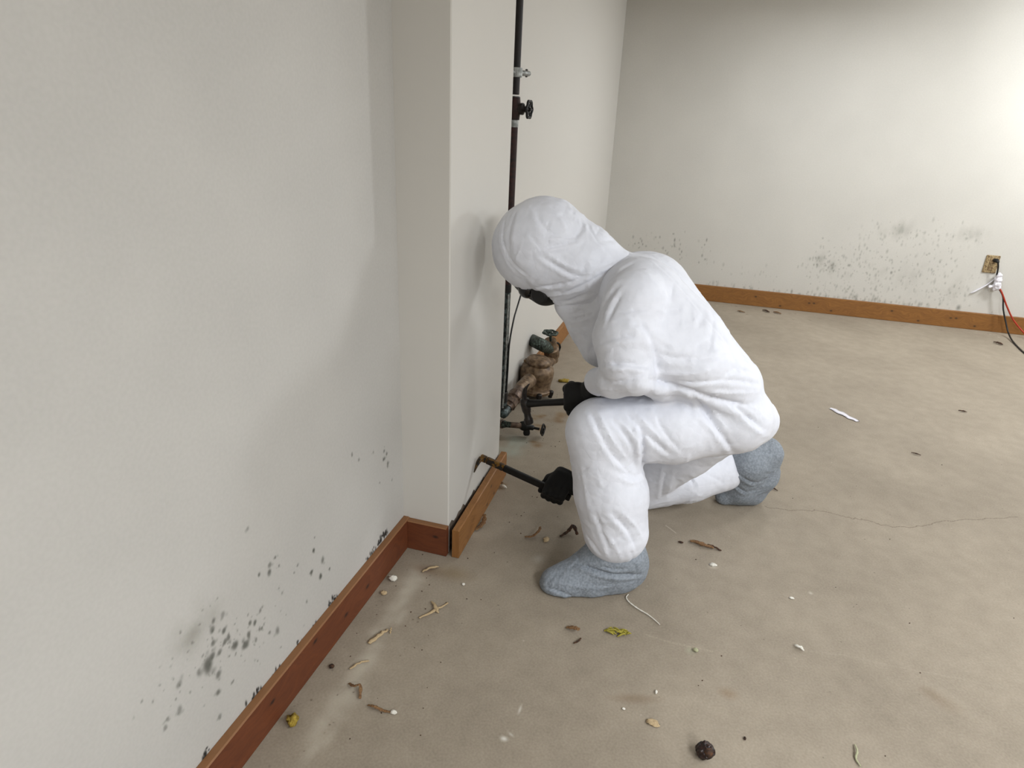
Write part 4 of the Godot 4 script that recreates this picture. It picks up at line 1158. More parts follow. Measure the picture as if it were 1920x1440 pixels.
	so.crease([Vector3(-0.232, 0.876, -1.655), Vector3(-0.213, 0.893, -1.630)], [Vector3(-0.93, 0.19, 0.31), Vector3(-0.71, 0.33, 0.62)], 0.0060, 0.0063)
	so.crease([Vector3(-0.344, 0.766, -1.817), Vector3(-0.306, 0.774, -1.803), Vector3(-0.282, 0.789, -1.791), Vector3(-0.258, 0.806, -1.779)], [Vector3(-0.42, -0.21, 0.88), Vector3(-0.27, -0.11, 0.96), Vector3(-0.42, -0.22, 0.88), Vector3(-0.29, -0.16, 0.94)], -0.0050, 0.0072)
	so.crease([Vector3(-0.339, 0.740, -1.819), Vector3(-0.315, 0.750, -1.806), Vector3(-0.289, 0.762, -1.799)], [Vector3(-0.57, -0.24, 0.79), Vector3(-0.32, 0.02, 0.95), Vector3(-0.31, 0.00, 0.95)], 0.0050, 0.0063)
	so.crease([Vector3(-0.073, 0.713, -1.566), Vector3(-0.055, 0.691, -1.617), Vector3(-0.031, 0.679, -1.636), Vector3(-0.009, 0.675, -1.639), Vector3(0.014, 0.672, -1.638), Vector3(0.034, 0.667, -1.640), Vector3(0.055, 0.656, -1.652), Vector3(0.077, 0.645, -1.671), Vector3(0.099, 0.636, -1.685), Vector3(0.119, 0.631, -1.693), Vector3(0.138, 0.627, -1.699), Vector3(0.160, 0.625, -1.706), Vector3(0.176, 0.623, -1.713)], [Vector3(0.86, 0.20, 0.48), Vector3(0.79, 0.18, 0.59), Vector3(0.35, -0.23, 0.91), Vector3(-0.10, -0.40, 0.91), Vector3(-0.09, -0.37, 0.92), Vector3(0.11, -0.43, 0.90), Vector3(0.33, -0.53, 0.78), Vector3(0.35, -0.54, 0.76), Vector3(0.29, -0.42, 0.86), Vector3(0.27, -0.27, 0.92), Vector3(0.27, -0.13, 0.95), Vector3(0.36, -0.00, 0.93), Vector3(0.47, 0.10, 0.88)], 0.0140, 0.0126)
	so.crease([Vector3(-0.057, 0.696, -1.616), Vector3(-0.042, 0.692, -1.629), Vector3(-0.020, 0.691, -1.633), Vector3(0.005, 0.693, -1.631), Vector3(0.027, 0.696, -1.631), Vector3(0.053, 0.700, -1.635), Vector3(0.077, 0.703, -1.647), Vector3(0.104, 0.701, -1.670), Vector3(0.128, 0.695, -1.692), Vector3(0.155, 0.689, -1.713), Vector3(0.179, 0.682, -1.733), Vector3(0.197, 0.676, -1.752)], [Vector3(0.82, 0.22, 0.53), Vector3(0.47, -0.04, 0.88), Vector3(-0.03, -0.32, 0.95), Vector3(-0.04, -0.22, 0.98), Vector3(0.04, -0.12, 0.99), Vector3(0.31, -0.07, 0.95), Vector3(0.57, -0.04, 0.82), Vector3(0.69, 0.03, 0.72), Vector3(0.66, 0.16, 0.74), Vector3(0.64, 0.30, 0.71), Vector3(0.67, 0.41, 0.62), Vector3(0.80, 0.42, 0.42)], 0.0060, 0.0072)
	so.crease([Vector3(0.059, 0.670, -1.646), Vector3(0.077, 0.667, -1.657), Vector3(0.102, 0.662, -1.675), Vector3(0.128, 0.659, -1.691), Vector3(0.156, 0.658, -1.706), Vector3(0.185, 0.657, -1.726), Vector3(0.207, 0.652, -1.752)], [Vector3(0.38, -0.40, 0.83), Vector3(0.49, -0.39, 0.78), Vector3(0.50, -0.29, 0.82), Vector3(0.46, -0.10, 0.88), Vector3(0.53, 0.08, 0.85), Vector3(0.66, 0.24, 0.71), Vector3(0.85, 0.27, 0.45)], -0.0050, 0.0090)
	so.crease([Vector3(0.032, 0.657, -1.645), Vector3(0.044, 0.637, -1.665), Vector3(0.061, 0.606, -1.699), Vector3(0.077, 0.587, -1.700), Vector3(0.093, 0.570, -1.695), Vector3(0.110, 0.552, -1.692), Vector3(0.126, 0.533, -1.693), Vector3(0.150, 0.501, -1.704), Vector3(0.168, 0.468, -1.731)], [Vector3(0.09, -0.53, 0.84), Vector3(0.18, -0.72, 0.67), Vector3(-0.02, -0.45, 0.89), Vector3(0.15, 0.37, 0.92), Vector3(0.28, 0.50, 0.82), Vector3(0.32, 0.32, 0.89), Vector3(0.27, 0.07, 0.96), Vector3(0.22, -0.34, 0.92), Vector3(0.24, -0.70, 0.67)], 0.0090, 0.0090)
	so.crease([Vector3(0.050, 0.658, -1.649), Vector3(0.062, 0.638, -1.670), Vector3(0.081, 0.610, -1.697), Vector3(0.098, 0.589, -1.703), Vector3(0.114, 0.572, -1.701), Vector3(0.130, 0.555, -1.697), Vector3(0.142, 0.542, -1.697)], [Vector3(0.29, -0.53, 0.80), Vector3(0.27, -0.65, 0.71), Vector3(0.01, -0.51, 0.86), Vector3(0.05, 0.03, 1.00), Vector3(0.07, 0.24, 0.97), Vector3(0.09, 0.23, 0.97), Vector3(0.10, 0.07, 0.99)], -0.0060, 0.0090)
	so.crease([Vector3(0.138, 0.627, -1.699), Vector3(0.151, 0.616, -1.704), Vector3(0.173, 0.600, -1.708), Vector3(0.193, 0.586, -1.711), Vector3(0.217, 0.569, -1.716), Vector3(0.235, 0.554, -1.728)], [Vector3(0.27, -0.13, 0.95), Vector3(0.25, -0.03, 0.97), Vector3(0.27, 0.18, 0.94), Vector3(0.30, 0.33, 0.89), Vector3(0.52, 0.20, 0.83), Vector3(0.70, 0.05, 0.72)], 0.0100, 0.0090)
	so.crease([Vector3(0.153, 0.636, -1.704), Vector3(0.189, 0.627, -1.723), Vector3(0.219, 0.599, -1.731)], [Vector3(0.34, 0.02, 0.94), Vector3(0.58, 0.20, 0.79), Vector3(0.55, 0.48, 0.68)], 0.0060, 0.0090)
	so.crease([Vector3(0.164, 0.611, -1.707), Vector3(0.198, 0.616, -1.725), Vector3(0.217, 0.601, -1.731), Vector3(0.231, 0.585, -1.733)], [Vector3(0.30, 0.08, 0.95), Vector3(0.55, 0.33, 0.77), Vector3(0.54, 0.47, 0.70), Vector3(0.66, 0.35, 0.66)], -0.0060, 0.0090)
	so.crease([Vector3(-0.228, 0.572, -1.623), Vector3(-0.215, 0.561, -1.607), Vector3(-0.199, 0.541, -1.591), Vector3(-0.182, 0.516, -1.584), Vector3(-0.167, 0.492, -1.584), Vector3(-0.149, 0.468, -1.589), Vector3(-0.131, 0.448, -1.595), Vector3(-0.116, 0.431, -1.601), Vector3(-0.095, 0.408, -1.612), Vector3(-0.080, 0.393, -1.623)], [Vector3(-0.23, 0.80, 0.56), Vector3(-0.11, 0.69, 0.72), Vector3(0.05, 0.49, 0.87), Vector3(0.22, 0.25, 0.94), Vector3(0.32, 0.10, 0.94), Vector3(0.41, 0.09, 0.91), Vector3(0.53, 0.22, 0.82), Vector3(0.63, 0.30, 0.71), Vector3(0.75, 0.33, 0.57), Vector3(0.80, 0.42, 0.43)], 0.0060, 0.0081)
	so.crease([Vector3(-0.211, 0.578, -1.628), Vector3(-0.200, 0.568, -1.614), Vector3(-0.185, 0.552, -1.600), Vector3(-0.169, 0.531, -1.593), Vector3(-0.155, 0.511, -1.591), Vector3(-0.137, 0.486, -1.596), Vector3(-0.119, 0.461, -1.605), Vector3(-0.107, 0.443, -1.614)], [Vector3(-0.07, 0.85, 0.52), Vector3(0.04, 0.76, 0.65), Vector3(0.19, 0.60, 0.78), Vector3(0.29, 0.39, 0.87), Vector3(0.36, 0.19, 0.91), Vector3(0.43, 0.05, 0.90), Vector3(0.55, 0.02, 0.83), Vector3(0.69, 0.11, 0.72)], -0.0050, 0.0081)
	so.crease([Vector3(-0.151, 0.563, -1.620), Vector3(-0.132, 0.550, -1.616), Vector3(-0.111, 0.531, -1.613), Vector3(-0.097, 0.511, -1.612), Vector3(-0.089, 0.492, -1.615)], [Vector3(0.22, 0.67, 0.71), Vector3(0.22, 0.52, 0.82), Vector3(0.27, 0.32, 0.91), Vector3(0.30, 0.10, 0.95), Vector3(0.31, -0.08, 0.95)], -0.0070, 0.0072)
	so.crease([Vector3(-0.163, 0.560, -1.614), Vector3(-0.147, 0.548, -1.610), Vector3(-0.127, 0.529, -1.607), Vector3(-0.111, 0.506, -1.607), Vector3(-0.100, 0.483, -1.612)], [Vector3(0.23, 0.66, 0.71), Vector3(0.28, 0.53, 0.80), Vector3(0.28, 0.32, 0.90), Vector3(0.30, 0.07, 0.95), Vector3(0.32, -0.16, 0.93)], 0.0060, 0.0072)
	so.crease([Vector3(-0.128, 0.577, -1.641), Vector3(-0.111, 0.563, -1.631), Vector3(-0.084, 0.541, -1.624), Vector3(-0.065, 0.526, -1.625), Vector3(-0.042, 0.507, -1.630), Vector3(-0.020, 0.488, -1.637), Vector3(-0.004, 0.474, -1.644)], [Vector3(0.12, 0.78, 0.62), Vector3(0.18, 0.63, 0.75), Vector3(0.25, 0.39, 0.89), Vector3(0.28, 0.22, 0.93), Vector3(0.30, 0.02, 0.95), Vector3(0.22, -0.18, 0.96), Vector3(0.21, -0.32, 0.92)], 0.0070, 0.0081)
	so.crease([Vector3(-0.113, 0.584, -1.654), Vector3(-0.100, 0.575, -1.645), Vector3(-0.082, 0.562, -1.637), Vector3(-0.063, 0.546, -1.632), Vector3(-0.039, 0.526, -1.633), Vector3(-0.014, 0.505, -1.637), Vector3(0.004, 0.488, -1.642)], [Vector3(0.09, 0.83, 0.55), Vector3(0.14, 0.74, 0.66), Vector3(0.20, 0.59, 0.79), Vector3(0.25, 0.41, 0.88), Vector3(0.26, 0.21, 0.94), Vector3(0.20, -0.03, 0.98), Vector3(0.23, -0.19, 0.95)], -0.0050, 0.0081)
	so.crease([Vector3(-0.062, 0.582, -1.660), Vector3(-0.051, 0.570, -1.652), Vector3(-0.035, 0.553, -1.643), Vector3(-0.019, 0.534, -1.639), Vector3(-0.001, 0.516, -1.639), Vector3(0.017, 0.496, -1.645), Vector3(0.030, 0.480, -1.653)], [Vector3(0.13, 0.75, 0.64), Vector3(0.16, 0.64, 0.75), Vector3(0.16, 0.45, 0.88), Vector3(0.17, 0.25, 0.95), Vector3(0.21, 0.06, 0.98), Vector3(0.28, -0.13, 0.95), Vector3(0.37, -0.28, 0.89)], 0.0040, 0.0072)
	so.crease([Vector3(-0.090, 0.551, -1.628), Vector3(-0.082, 0.528, -1.620), Vector3(-0.074, 0.493, -1.620), Vector3(-0.071, 0.462, -1.629), Vector3(-0.071, 0.414, -1.667), Vector3(-0.070, 0.395, -1.664)], [Vector3(0.23, 0.49, 0.84), Vector3(0.28, 0.26, 0.92), Vector3(0.31, -0.09, 0.94), Vector3(0.31, -0.40, 0.86), Vector3(0.82, -0.40, 0.40), Vector3(0.91, 0.40, 0.05)], 0.0140, 0.0090)
	so.crease([Vector3(-0.075, 0.398, -1.641), Vector3(-0.102, 0.409, -1.604), Vector3(-0.122, 0.421, -1.592), Vector3(-0.139, 0.431, -1.586)], [Vector3(0.87, 0.41, 0.27), Vector3(0.69, 0.32, 0.65), Vector3(0.54, 0.28, 0.79), Vector3(0.42, 0.25, 0.87)], 0.0060, 0.0072)
	so.crease([Vector3(-0.066, 0.381, -1.643), Vector3(-0.092, 0.388, -1.603), Vector3(-0.112, 0.398, -1.591), Vector3(-0.129, 0.408, -1.584)], [Vector3(0.86, 0.45, 0.22), Vector3(0.67, 0.41, 0.62), Vector3(0.56, 0.31, 0.77), Vector3(0.44, 0.26, 0.86)], -0.0060, 0.0090)
	so.crease([Vector3(-0.181, 0.301, -1.558), Vector3(-0.174, 0.285, -1.558), Vector3(-0.164, 0.260, -1.560), Vector3(-0.153, 0.234, -1.562), Vector3(-0.142, 0.210, -1.562), Vector3(-0.131, 0.186, -1.561), Vector3(-0.124, 0.168, -1.563)], [Vector3(-0.26, -0.06, 0.96), Vector3(-0.22, -0.13, 0.97), Vector3(-0.17, -0.18, 0.97), Vector3(-0.15, -0.07, 0.99), Vector3(-0.10, -0.04, 0.99), Vector3(-0.05, -0.01, 1.00), Vector3(0.02, -0.20, 0.98)], 0.0050, 0.0081)
	so.crease([Vector3(-0.129, 0.306, -1.556), Vector3(-0.116, 0.290, -1.560), Vector3(-0.097, 0.266, -1.569), Vector3(-0.080, 0.242, -1.577), Vector3(-0.063, 0.205, -1.586), Vector3(-0.052, 0.172, -1.596)], [Vector3(0.20, 0.01, 0.98), Vector3(0.30, -0.04, 0.95), Vector3(0.44, -0.04, 0.90), Vector3(0.55, 0.09, 0.83), Vector3(0.65, 0.13, 0.75), Vector3(0.75, -0.16, 0.64)], 0.0070, 0.0081)
	so.crease([Vector3(-0.109, 0.315, -1.563), Vector3(-0.091, 0.294, -1.571), Vector3(-0.069, 0.264, -1.588), Vector3(-0.054, 0.234, -1.601), Vector3(-0.043, 0.210, -1.611)], [Vector3(0.39, 0.07, 0.92), Vector3(0.53, -0.00, 0.85), Vector3(0.70, 0.03, 0.72), Vector3(0.79, 0.13, 0.60), Vector3(0.86, 0.15, 0.49)], -0.0060, 0.0081)
	so.crease([Vector3(-0.170, 0.257, -1.562), Vector3(-0.156, 0.244, -1.561), Vector3(-0.137, 0.226, -1.561), Vector3(-0.120, 0.206, -1.562), Vector3(-0.103, 0.177, -1.565), Vector3(-0.093, 0.148, -1.576)], [Vector3(-0.24, -0.19, 0.95), Vector3(-0.15, -0.12, 0.98), Vector3(-0.02, -0.03, 1.00), Vector3(0.10, -0.00, 0.99), Vector3(0.23, -0.10, 0.97), Vector3(0.34, -0.40, 0.85)], -0.0050, 0.0081)
	so.crease([Vector3(-0.201, 0.194, -1.592), Vector3(-0.187, 0.185, -1.581), Vector3(-0.168, 0.169, -1.572), Vector3(-0.155, 0.154, -1.572)], [Vector3(-0.70, -0.18, 0.69), Vector3(-0.58, -0.16, 0.80), Vector3(-0.42, -0.18, 0.89), Vector3(-0.29, -0.34, 0.89)], 0.0050, 0.0081)
	so.crease([Vector3(-0.077, 0.216, -1.577), Vector3(-0.069, 0.184, -1.579), Vector3(-0.062, 0.131, -1.611)], [Vector3(0.53, 0.08, 0.84), Vector3(0.58, -0.04, 0.82), Vector3(0.65, -0.57, 0.50)], 0.0060, 0.0072)
	so.crease([Vector3(-0.234, 0.411, -1.587), Vector3(-0.230, 0.394, -1.585), Vector3(-0.223, 0.370, -1.582), Vector3(-0.215, 0.345, -1.576), Vector3(-0.208, 0.323, -1.570), Vector3(-0.199, 0.294, -1.565), Vector3(-0.191, 0.262, -1.568), Vector3(-0.186, 0.238, -1.571)], [Vector3(-0.50, -0.02, 0.86), Vector3(-0.50, -0.02, 0.86), Vector3(-0.50, -0.02, 0.86), Vector3(-0.51, 0.09, 0.85), Vector3(-0.49, 0.06, 0.87), Vector3(-0.43, -0.11, 0.90), Vector3(-0.40, -0.23, 0.89), Vector3(-0.43, -0.19, 0.88)], -0.0030, 0.0090)
	so.crease([Vector3(-0.010, 0.228, -1.987), Vector3(-0.011, 0.187, -1.998), Vector3(-0.011, 0.109, -2.041)], [Vector3(-0.25, -0.16, 0.96), Vector3(-0.03, -0.33, 0.94), Vector3(0.43, -0.58, 0.69)], 0.0100, 0.0072)
	so.crease([Vector3(0.015, 0.243, -1.977), Vector3(0.012, 0.178, -2.004), Vector3(0.010, 0.128, -2.038), Vector3(0.008, 0.086, -2.068)], [Vector3(-0.21, -0.32, 0.92), Vector3(0.20, -0.47, 0.86), Vector3(0.49, -0.60, 0.63), Vector3(0.45, -0.34, 0.83)], -0.0050, 0.0090)
	so.crease([Vector3(0.129, 0.183, -2.118), Vector3(0.159, 0.171, -2.130), Vector3(0.190, 0.149, -2.141)], [Vector3(0.43, 0.48, 0.76), Vector3(0.46, 0.31, 0.83), Vector3(0.47, 0.01, 0.88)], 0.0040, 0.0090)
	so.crease([Vector3(-0.201, 0.915, -1.631), Vector3(-0.211, 0.898, -1.631), Vector3(-0.223, 0.876, -1.635)], [Vector3(-0.59, 0.43, 0.68), Vector3(-0.70, 0.33, 0.63), Vector3(-0.83, 0.27, 0.49)], 0.0140, 0.0081)
	so.crease([Vector3(-0.240, 0.818, -1.633), Vector3(-0.240, 0.793, -1.615)], [Vector3(-0.95, 0.24, 0.19), Vector3(-0.92, -0.01, 0.38)], 0.0140, 0.0081)
	so.crease([Vector3(-0.267, 0.711, -1.786), Vector3(-0.267, 0.690, -1.785)], [Vector3(-0.37, 0.16, 0.92), Vector3(-0.37, -0.07, 0.93)], 0.0140, 0.0081)
	so.crease([Vector3(-0.179, 0.914, -1.616), Vector3(-0.186, 0.899, -1.612), Vector3(-0.194, 0.879, -1.607), Vector3(-0.200, 0.858, -1.599), Vector3(-0.204, 0.841, -1.590)], [Vector3(-0.33, 0.42, 0.85), Vector3(-0.40, 0.40, 0.82), Vector3(-0.49, 0.39, 0.78), Vector3(-0.53, 0.48, 0.70), Vector3(-0.55, 0.47, 0.69)], 0.0080, 0.0063)
	so.crease([Vector3(-0.189, 0.912, -1.620), Vector3(-0.197, 0.898, -1.618), Vector3(-0.207, 0.878, -1.616), Vector3(-0.213, 0.858, -1.611), Vector3(-0.218, 0.842, -1.604)], [Vector3(-0.44, 0.40, 0.80), Vector3(-0.53, 0.38, 0.76), Vector3(-0.63, 0.36, 0.69), Vector3(-0.69, 0.42, 0.59), Vector3(-0.71, 0.44, 0.56)], -0.0060, 0.0072)
	so.crease([Vector3(-0.177, 0.867, -1.593), Vector3(-0.164, 0.872, -1.593), Vector3(-0.146, 0.878, -1.595), Vector3(-0.125, 0.883, -1.601), Vector3(-0.108, 0.885, -1.610)], [Vector3(-0.27, 0.49, 0.83), Vector3(-0.12, 0.46, 0.88), Vector3(0.08, 0.41, 0.91), Vector3(0.31, 0.37, 0.87), Vector3(0.50, 0.33, 0.80)], 0.0040, 0.0081)
	so.crease([Vector3(-0.232, 0.777, -1.600), Vector3(-0.213, 0.791, -1.577), Vector3(-0.189, 0.805, -1.565), Vector3(-0.168, 0.815, -1.563), Vector3(-0.139, 0.824, -1.567), Vector3(-0.118, 0.828, -1.576)], [Vector3(-0.86, -0.08, 0.50), Vector3(-0.64, 0.08, 0.76), Vector3(-0.37, 0.22, 0.90), Vector3(-0.12, 0.30, 0.94), Vector3(0.20, 0.35, 0.92), Vector3(0.43, 0.34, 0.84)], 0.0050, 0.0090)
	so.crease([Vector3(-0.231, 0.761, -1.603), Vector3(-0.212, 0.778, -1.576), Vector3(-0.189, 0.793, -1.563), Vector3(-0.166, 0.802, -1.559), Vector3(-0.143, 0.807, -1.561), Vector3(-0.119, 0.808, -1.569), Vector3(-0.103, 0.808, -1.579)], [Vector3(-0.88, -0.20, 0.44), Vector3(-0.65, 0.00, 0.76), Vector3(-0.37, 0.14, 0.92), Vector3(-0.11, 0.22, 0.97), Vector3(0.16, 0.26, 0.95), Vector3(0.43, 0.26, 0.87), Vector3(0.62, 0.23, 0.75)], -0.0040, 0.0090)
	so.crease([Vector3(-0.206, 0.734, -1.569), Vector3(-0.177, 0.749, -1.549), Vector3(-0.157, 0.753, -1.544), Vector3(-0.137, 0.754, -1.545), Vector3(-0.120, 0.752, -1.551), Vector3(-0.088, 0.744, -1.572)], [Vector3(-0.78, 0.01, 0.62), Vector3(-0.40, 0.25, 0.88), Vector3(-0.13, 0.33, 0.94), Vector3(0.25, 0.25, 0.93), Vector3(0.42, 0.33, 0.84), Vector3(0.66, 0.62, 0.44)], 0.0110, 0.0081)
	so.crease([Vector3(-0.204, 0.717, -1.569), Vector3(-0.175, 0.733, -1.545), Vector3(-0.146, 0.737, -1.541), Vector3(-0.124, 0.735, -1.544)], [Vector3(-0.77, -0.21, 0.61), Vector3(-0.39, 0.06, 0.92), Vector3(0.11, 0.05, 0.99), Vector3(0.22, 0.25, 0.94)], -0.0070, 0.0090)
	so.crease([Vector3(-0.223, 0.677, -1.601), Vector3(-0.197, 0.689, -1.571), Vector3(-0.168, 0.699, -1.550), Vector3(-0.146, 0.706, -1.543), Vector3(-0.128, 0.714, -1.541), Vector3(-0.110, 0.725, -1.544), Vector3(-0.097, 0.732, -1.552)], [Vector3(-0.90, 0.05, 0.43), Vector3(-0.59, -0.12, 0.79), Vector3(-0.28, -0.40, 0.88), Vector3(-0.16, -0.21, 0.97), Vector3(-0.05, 0.08, 1.00), Vector3(0.19, 0.35, 0.92), Vector3(0.42, 0.49, 0.77)], 0.0050, 0.0063)
	so.crease([Vector3(-0.232, 0.646, -1.627), Vector3(-0.204, 0.665, -1.579), Vector3(-0.174, 0.671, -1.565), Vector3(-0.151, 0.679, -1.555), Vector3(-0.128, 0.689, -1.543), Vector3(-0.112, 0.694, -1.541)], [Vector3(-0.77, -0.28, 0.58), Vector3(-0.57, -0.23, 0.79), Vector3(-0.23, -0.35, 0.91), Vector3(-0.27, -0.47, 0.84), Vector3(-0.19, -0.30, 0.94), Vector3(0.08, -0.19, 0.98)], -0.0040, 0.0081)
	so.crease([Vector3(-0.079, 0.739, -1.582), Vector3(-0.076, 0.726, -1.569), Vector3(-0.074, 0.709, -1.562)], [Vector3(0.80, 0.56, 0.22), Vector3(0.80, 0.43, 0.42), Vector3(0.82, 0.11, 0.56)], 0.0100, 0.0072)
	so.crease([Vector3(-0.096, 0.784, -1.580), Vector3(-0.080, 0.775, -1.601), Vector3(-0.056, 0.765, -1.619), Vector3(-0.031, 0.760, -1.625), Vector3(-0.008, 0.758, -1.631), Vector3(0.015, 0.758, -1.638), Vector3(0.037, 0.759, -1.645), Vector3(0.066, 0.765, -1.663), Vector3(0.088, 0.768, -1.689)], [Vector3(0.71, 0.07, 0.70), Vector3(0.80, -0.01, 0.60), Vector3(0.28, 0.08, 0.96), Vector3(0.27, 0.15, 0.95), Vector3(0.30, 0.23, 0.93), Vector3(0.24, 0.37, 0.90), Vector3(0.28, 0.46, 0.84), Vector3(0.46, 0.59, 0.67), Vector3(0.68, 0.59, 0.43)], 0.0050, 0.0108)
	so.crease([Vector3(0.037, 0.759, -1.645), Vector3(0.058, 0.767, -1.659), Vector3(0.088, 0.770, -1.691), Vector3(0.122, 0.760, -1.747)], [Vector3(0.28, 0.46, 0.84), Vector3(0.38, 0.60, 0.71), Vector3(0.68, 0.60, 0.42), Vector3(0.70, 0.65, 0.29)], -0.0050, 0.0108)
	so.crease([Vector3(0.098, 0.707, -1.664), Vector3(0.111, 0.717, -1.681), Vector3(0.132, 0.723, -1.709), Vector3(0.159, 0.713, -1.735), Vector3(0.182, 0.701, -1.756)], [Vector3(0.70, 0.05, 0.72), Vector3(0.73, 0.23, 0.64), Vector3(0.71, 0.45, 0.54), Vector3(0.68, 0.56, 0.47), Vector3(0.74, 0.59, 0.34)], 0.0060, 0.0090)
	so.crease([Vector3(-0.055, 0.714, -1.622), Vector3(-0.037, 0.713, -1.626), Vector3(-0.012, 0.714, -1.628), Vector3(0.012, 0.718, -1.629), Vector3(0.036, 0.725, -1.633), Vector3(0.059, 0.733, -1.641), Vector3(0.076, 0.737, -1.652)], [Vector3(0.40, -0.05, 0.92), Vector3(0.10, -0.24, 0.97), Vector3(0.05, -0.12, 0.99), Vector3(0.07, 0.03, 1.00), Vector3(0.17, 0.17, 0.97), Vector3(0.37, 0.27, 0.89), Vector3(0.55, 0.32, 0.77)], -0.0060, 0.0162)
	so.crease([Vector3(-0.123, 0.858, -1.590), Vector3(-0.112, 0.845, -1.589), Vector3(-0.097, 0.827, -1.591), Vector3(-0.084, 0.804, -1.598), Vector3(-0.075, 0.778, -1.607), Vector3(-0.068, 0.749, -1.614), Vector3(-0.063, 0.729, -1.618)], [Vector3(0.36, 0.46, 0.81), Vector3(0.49, 0.44, 0.75), Vector3(0.67, 0.35, 0.66), Vector3(0.82, 0.15, 0.55), Vector3(0.74, 0.01, 0.67), Vector3(0.46, -0.07, 0.89), Vector3(0.44, -0.02, 0.90)], 0.0080, 0.0126)
	so.crease([Vector3(-0.124, 0.977, -1.772), Vector3(-0.106, 0.969, -1.753), Vector3(-0.086, 0.957, -1.742), Vector3(-0.065, 0.942, -1.738), Vector3(-0.047, 0.926, -1.739), Vector3(-0.028, 0.908, -1.739), Vector3(-0.008, 0.889, -1.737), Vector3(0.012, 0.871, -1.733), Vector3(0.030, 0.854, -1.727), Vector3(0.048, 0.838, -1.723), Vector3(0.067, 0.819, -1.724), Vector3(0.085, 0.800, -1.731), Vector3(0.100, 0.783, -1.739), Vector3(0.111, 0.771, -1.745)], [Vector3(0.17, 0.98, 0.07), Vector3(0.30, 0.92, 0.24), Vector3(0.44, 0.83, 0.33), Vector3(0.58, 0.72, 0.37), Vector3(0.69, 0.63, 0.35), Vector3(0.62, 0.69, 0.37), Vector3(0.62, 0.69, 0.39), Vector3(0.54, 0.73, 0.41), Vector3(0.52, 0.73, 0.45), Vector3(0.56, 0.67, 0.48), Vector3(0.66, 0.58, 0.48), Vector3(0.75, 0.49, 0.44), Vector3(0.78, 0.52, 0.36), Vector3(0.75, 0.58, 0.31)], 0.0025, 0.0036)
	so.noise = FastNoiseLite.new()
	so.noise.seed = 11
	so.noise.noise_type = FastNoiseLite.TYPE_CELLULAR
	so.noise.cellular_return_type = FastNoiseLite.RETURN_DISTANCE2_SUB
	so.noise.frequency = 9.0
	so.noise.fractal_type = FastNoiseLite.FRACTAL_NONE
	so.noise.domain_warp_enabled = true
	so.noise.domain_warp_amplitude = 0.05
	so.noise.domain_warp_frequency = 6.0
	so.noise_amp = -0.0022
	so.fine = noise(12, 26.0, 2)
	so.fine_amp = 0.0004
	so.wrinkle(110.0, 61, 0.0030, 0.007)
	so.floor_y = 0.004
	obj("coverall", so.mesh(0.0052), mats.tyvek, who)
	# hood
	so = Soft.new()
	so.k = 0.022
	for c in hood_bones: so.chain(c)
	so.crease([Vector3(-0.376, 0.813, -1.811), Vector3(-0.343, 0.830, -1.794), Vector3(-0.310, 0.851, -1.777), Vector3(-0.285, 0.867, -1.772)], [Vector3(-0.08, -0.71, 0.70), Vector3(-0.05, -0.64, 0.76), Vector3(0.02, -0.52, 0.86), Vector3(0.11, -0.37, 0.92)], 0.0070, 0.0063)
	so.crease([Vector3(-0.447, 0.871, -1.769), Vector3(-0.428, 0.867, -1.773), Vector3(-0.401, 0.865, -1.776), Vector3(-0.369, 0.875, -1.765), Vector3(-0.345, 0.884, -1.759)], [Vector3(-0.07, -0.72, 0.69), Vector3(0.04, -0.71, 0.70), Vector3(-0.05, -0.65, 0.76), Vector3(-0.09, -0.51, 0.85), Vector3(-0.02, -0.39, 0.92)], -0.0040, 0.0054)
	so.crease([Vector3(-0.344, 1.071, -1.860), Vector3(-0.322, 1.048, -1.828), Vector3(-0.312, 1.027, -1.801), Vector3(-0.307, 1.011, -1.785)], [Vector3(0.62, 0.79, 0.07), Vector3(0.45, 0.83, 0.34), Vector3(0.37, 0.74, 0.56), Vector3(0.30, 0.66, 0.69)], -0.0040, 0.0090)
	so.crease([Vector3(-0.199, 0.952, -1.809), Vector3(-0.213, 0.945, -1.794), Vector3(-0.233, 0.933, -1.781), Vector3(-0.254, 0.922, -1.770), Vector3(-0.275, 0.909, -1.763), Vector3(-0.294, 0.895, -1.761), Vector3(-0.315, 0.881, -1.762), Vector3(-0.344, 0.862, -1.771), Vector3(-0.371, 0.844, -1.786)], [Vector3(0.48, 0.63, 0.61), Vector3(0.34, 0.55, 0.76), Vector3(0.32, 0.35, 0.88), Vector3(0.30, 0.14, 0.94), Vector3(0.27, -0.06, 0.96), Vector3(0.20, -0.22, 0.95), Vector3(0.11, -0.38, 0.92), Vector3(-0.06, -0.53, 0.85), Vector3(-0.11, -0.55, 0.83)], 0.0060, 0.0063)
	so.crease([Vector3(-0.557, 1.055, -1.824), Vector3(-0.552, 1.040, -1.800), Vector3(-0.550, 1.018, -1.781), Vector3(-0.546, 0.995, -1.768), Vector3(-0.537, 0.976, -1.758), Vector3(-0.525, 0.957, -1.751), Vector3(-0.511, 0.939, -1.747), Vector3(-0.492, 0.923, -1.744), Vector3(-0.472, 0.909, -1.743), Vector3(-0.459, 0.899, -1.748)], [Vector3(-0.66, 0.65, 0.37), Vector3(-0.63, 0.55, 0.55), Vector3(-0.62, 0.38, 0.68), Vector3(-0.59, 0.22, 0.78), Vector3(-0.53, 0.08, 0.85), Vector3(-0.45, -0.06, 0.89), Vector3(-0.43, -0.21, 0.88), Vector3(-0.34, -0.34, 0.88), Vector3(-0.20, -0.46, 0.87), Vector3(-0.05, -0.52, 0.86)], 0.0045, 0.0040)
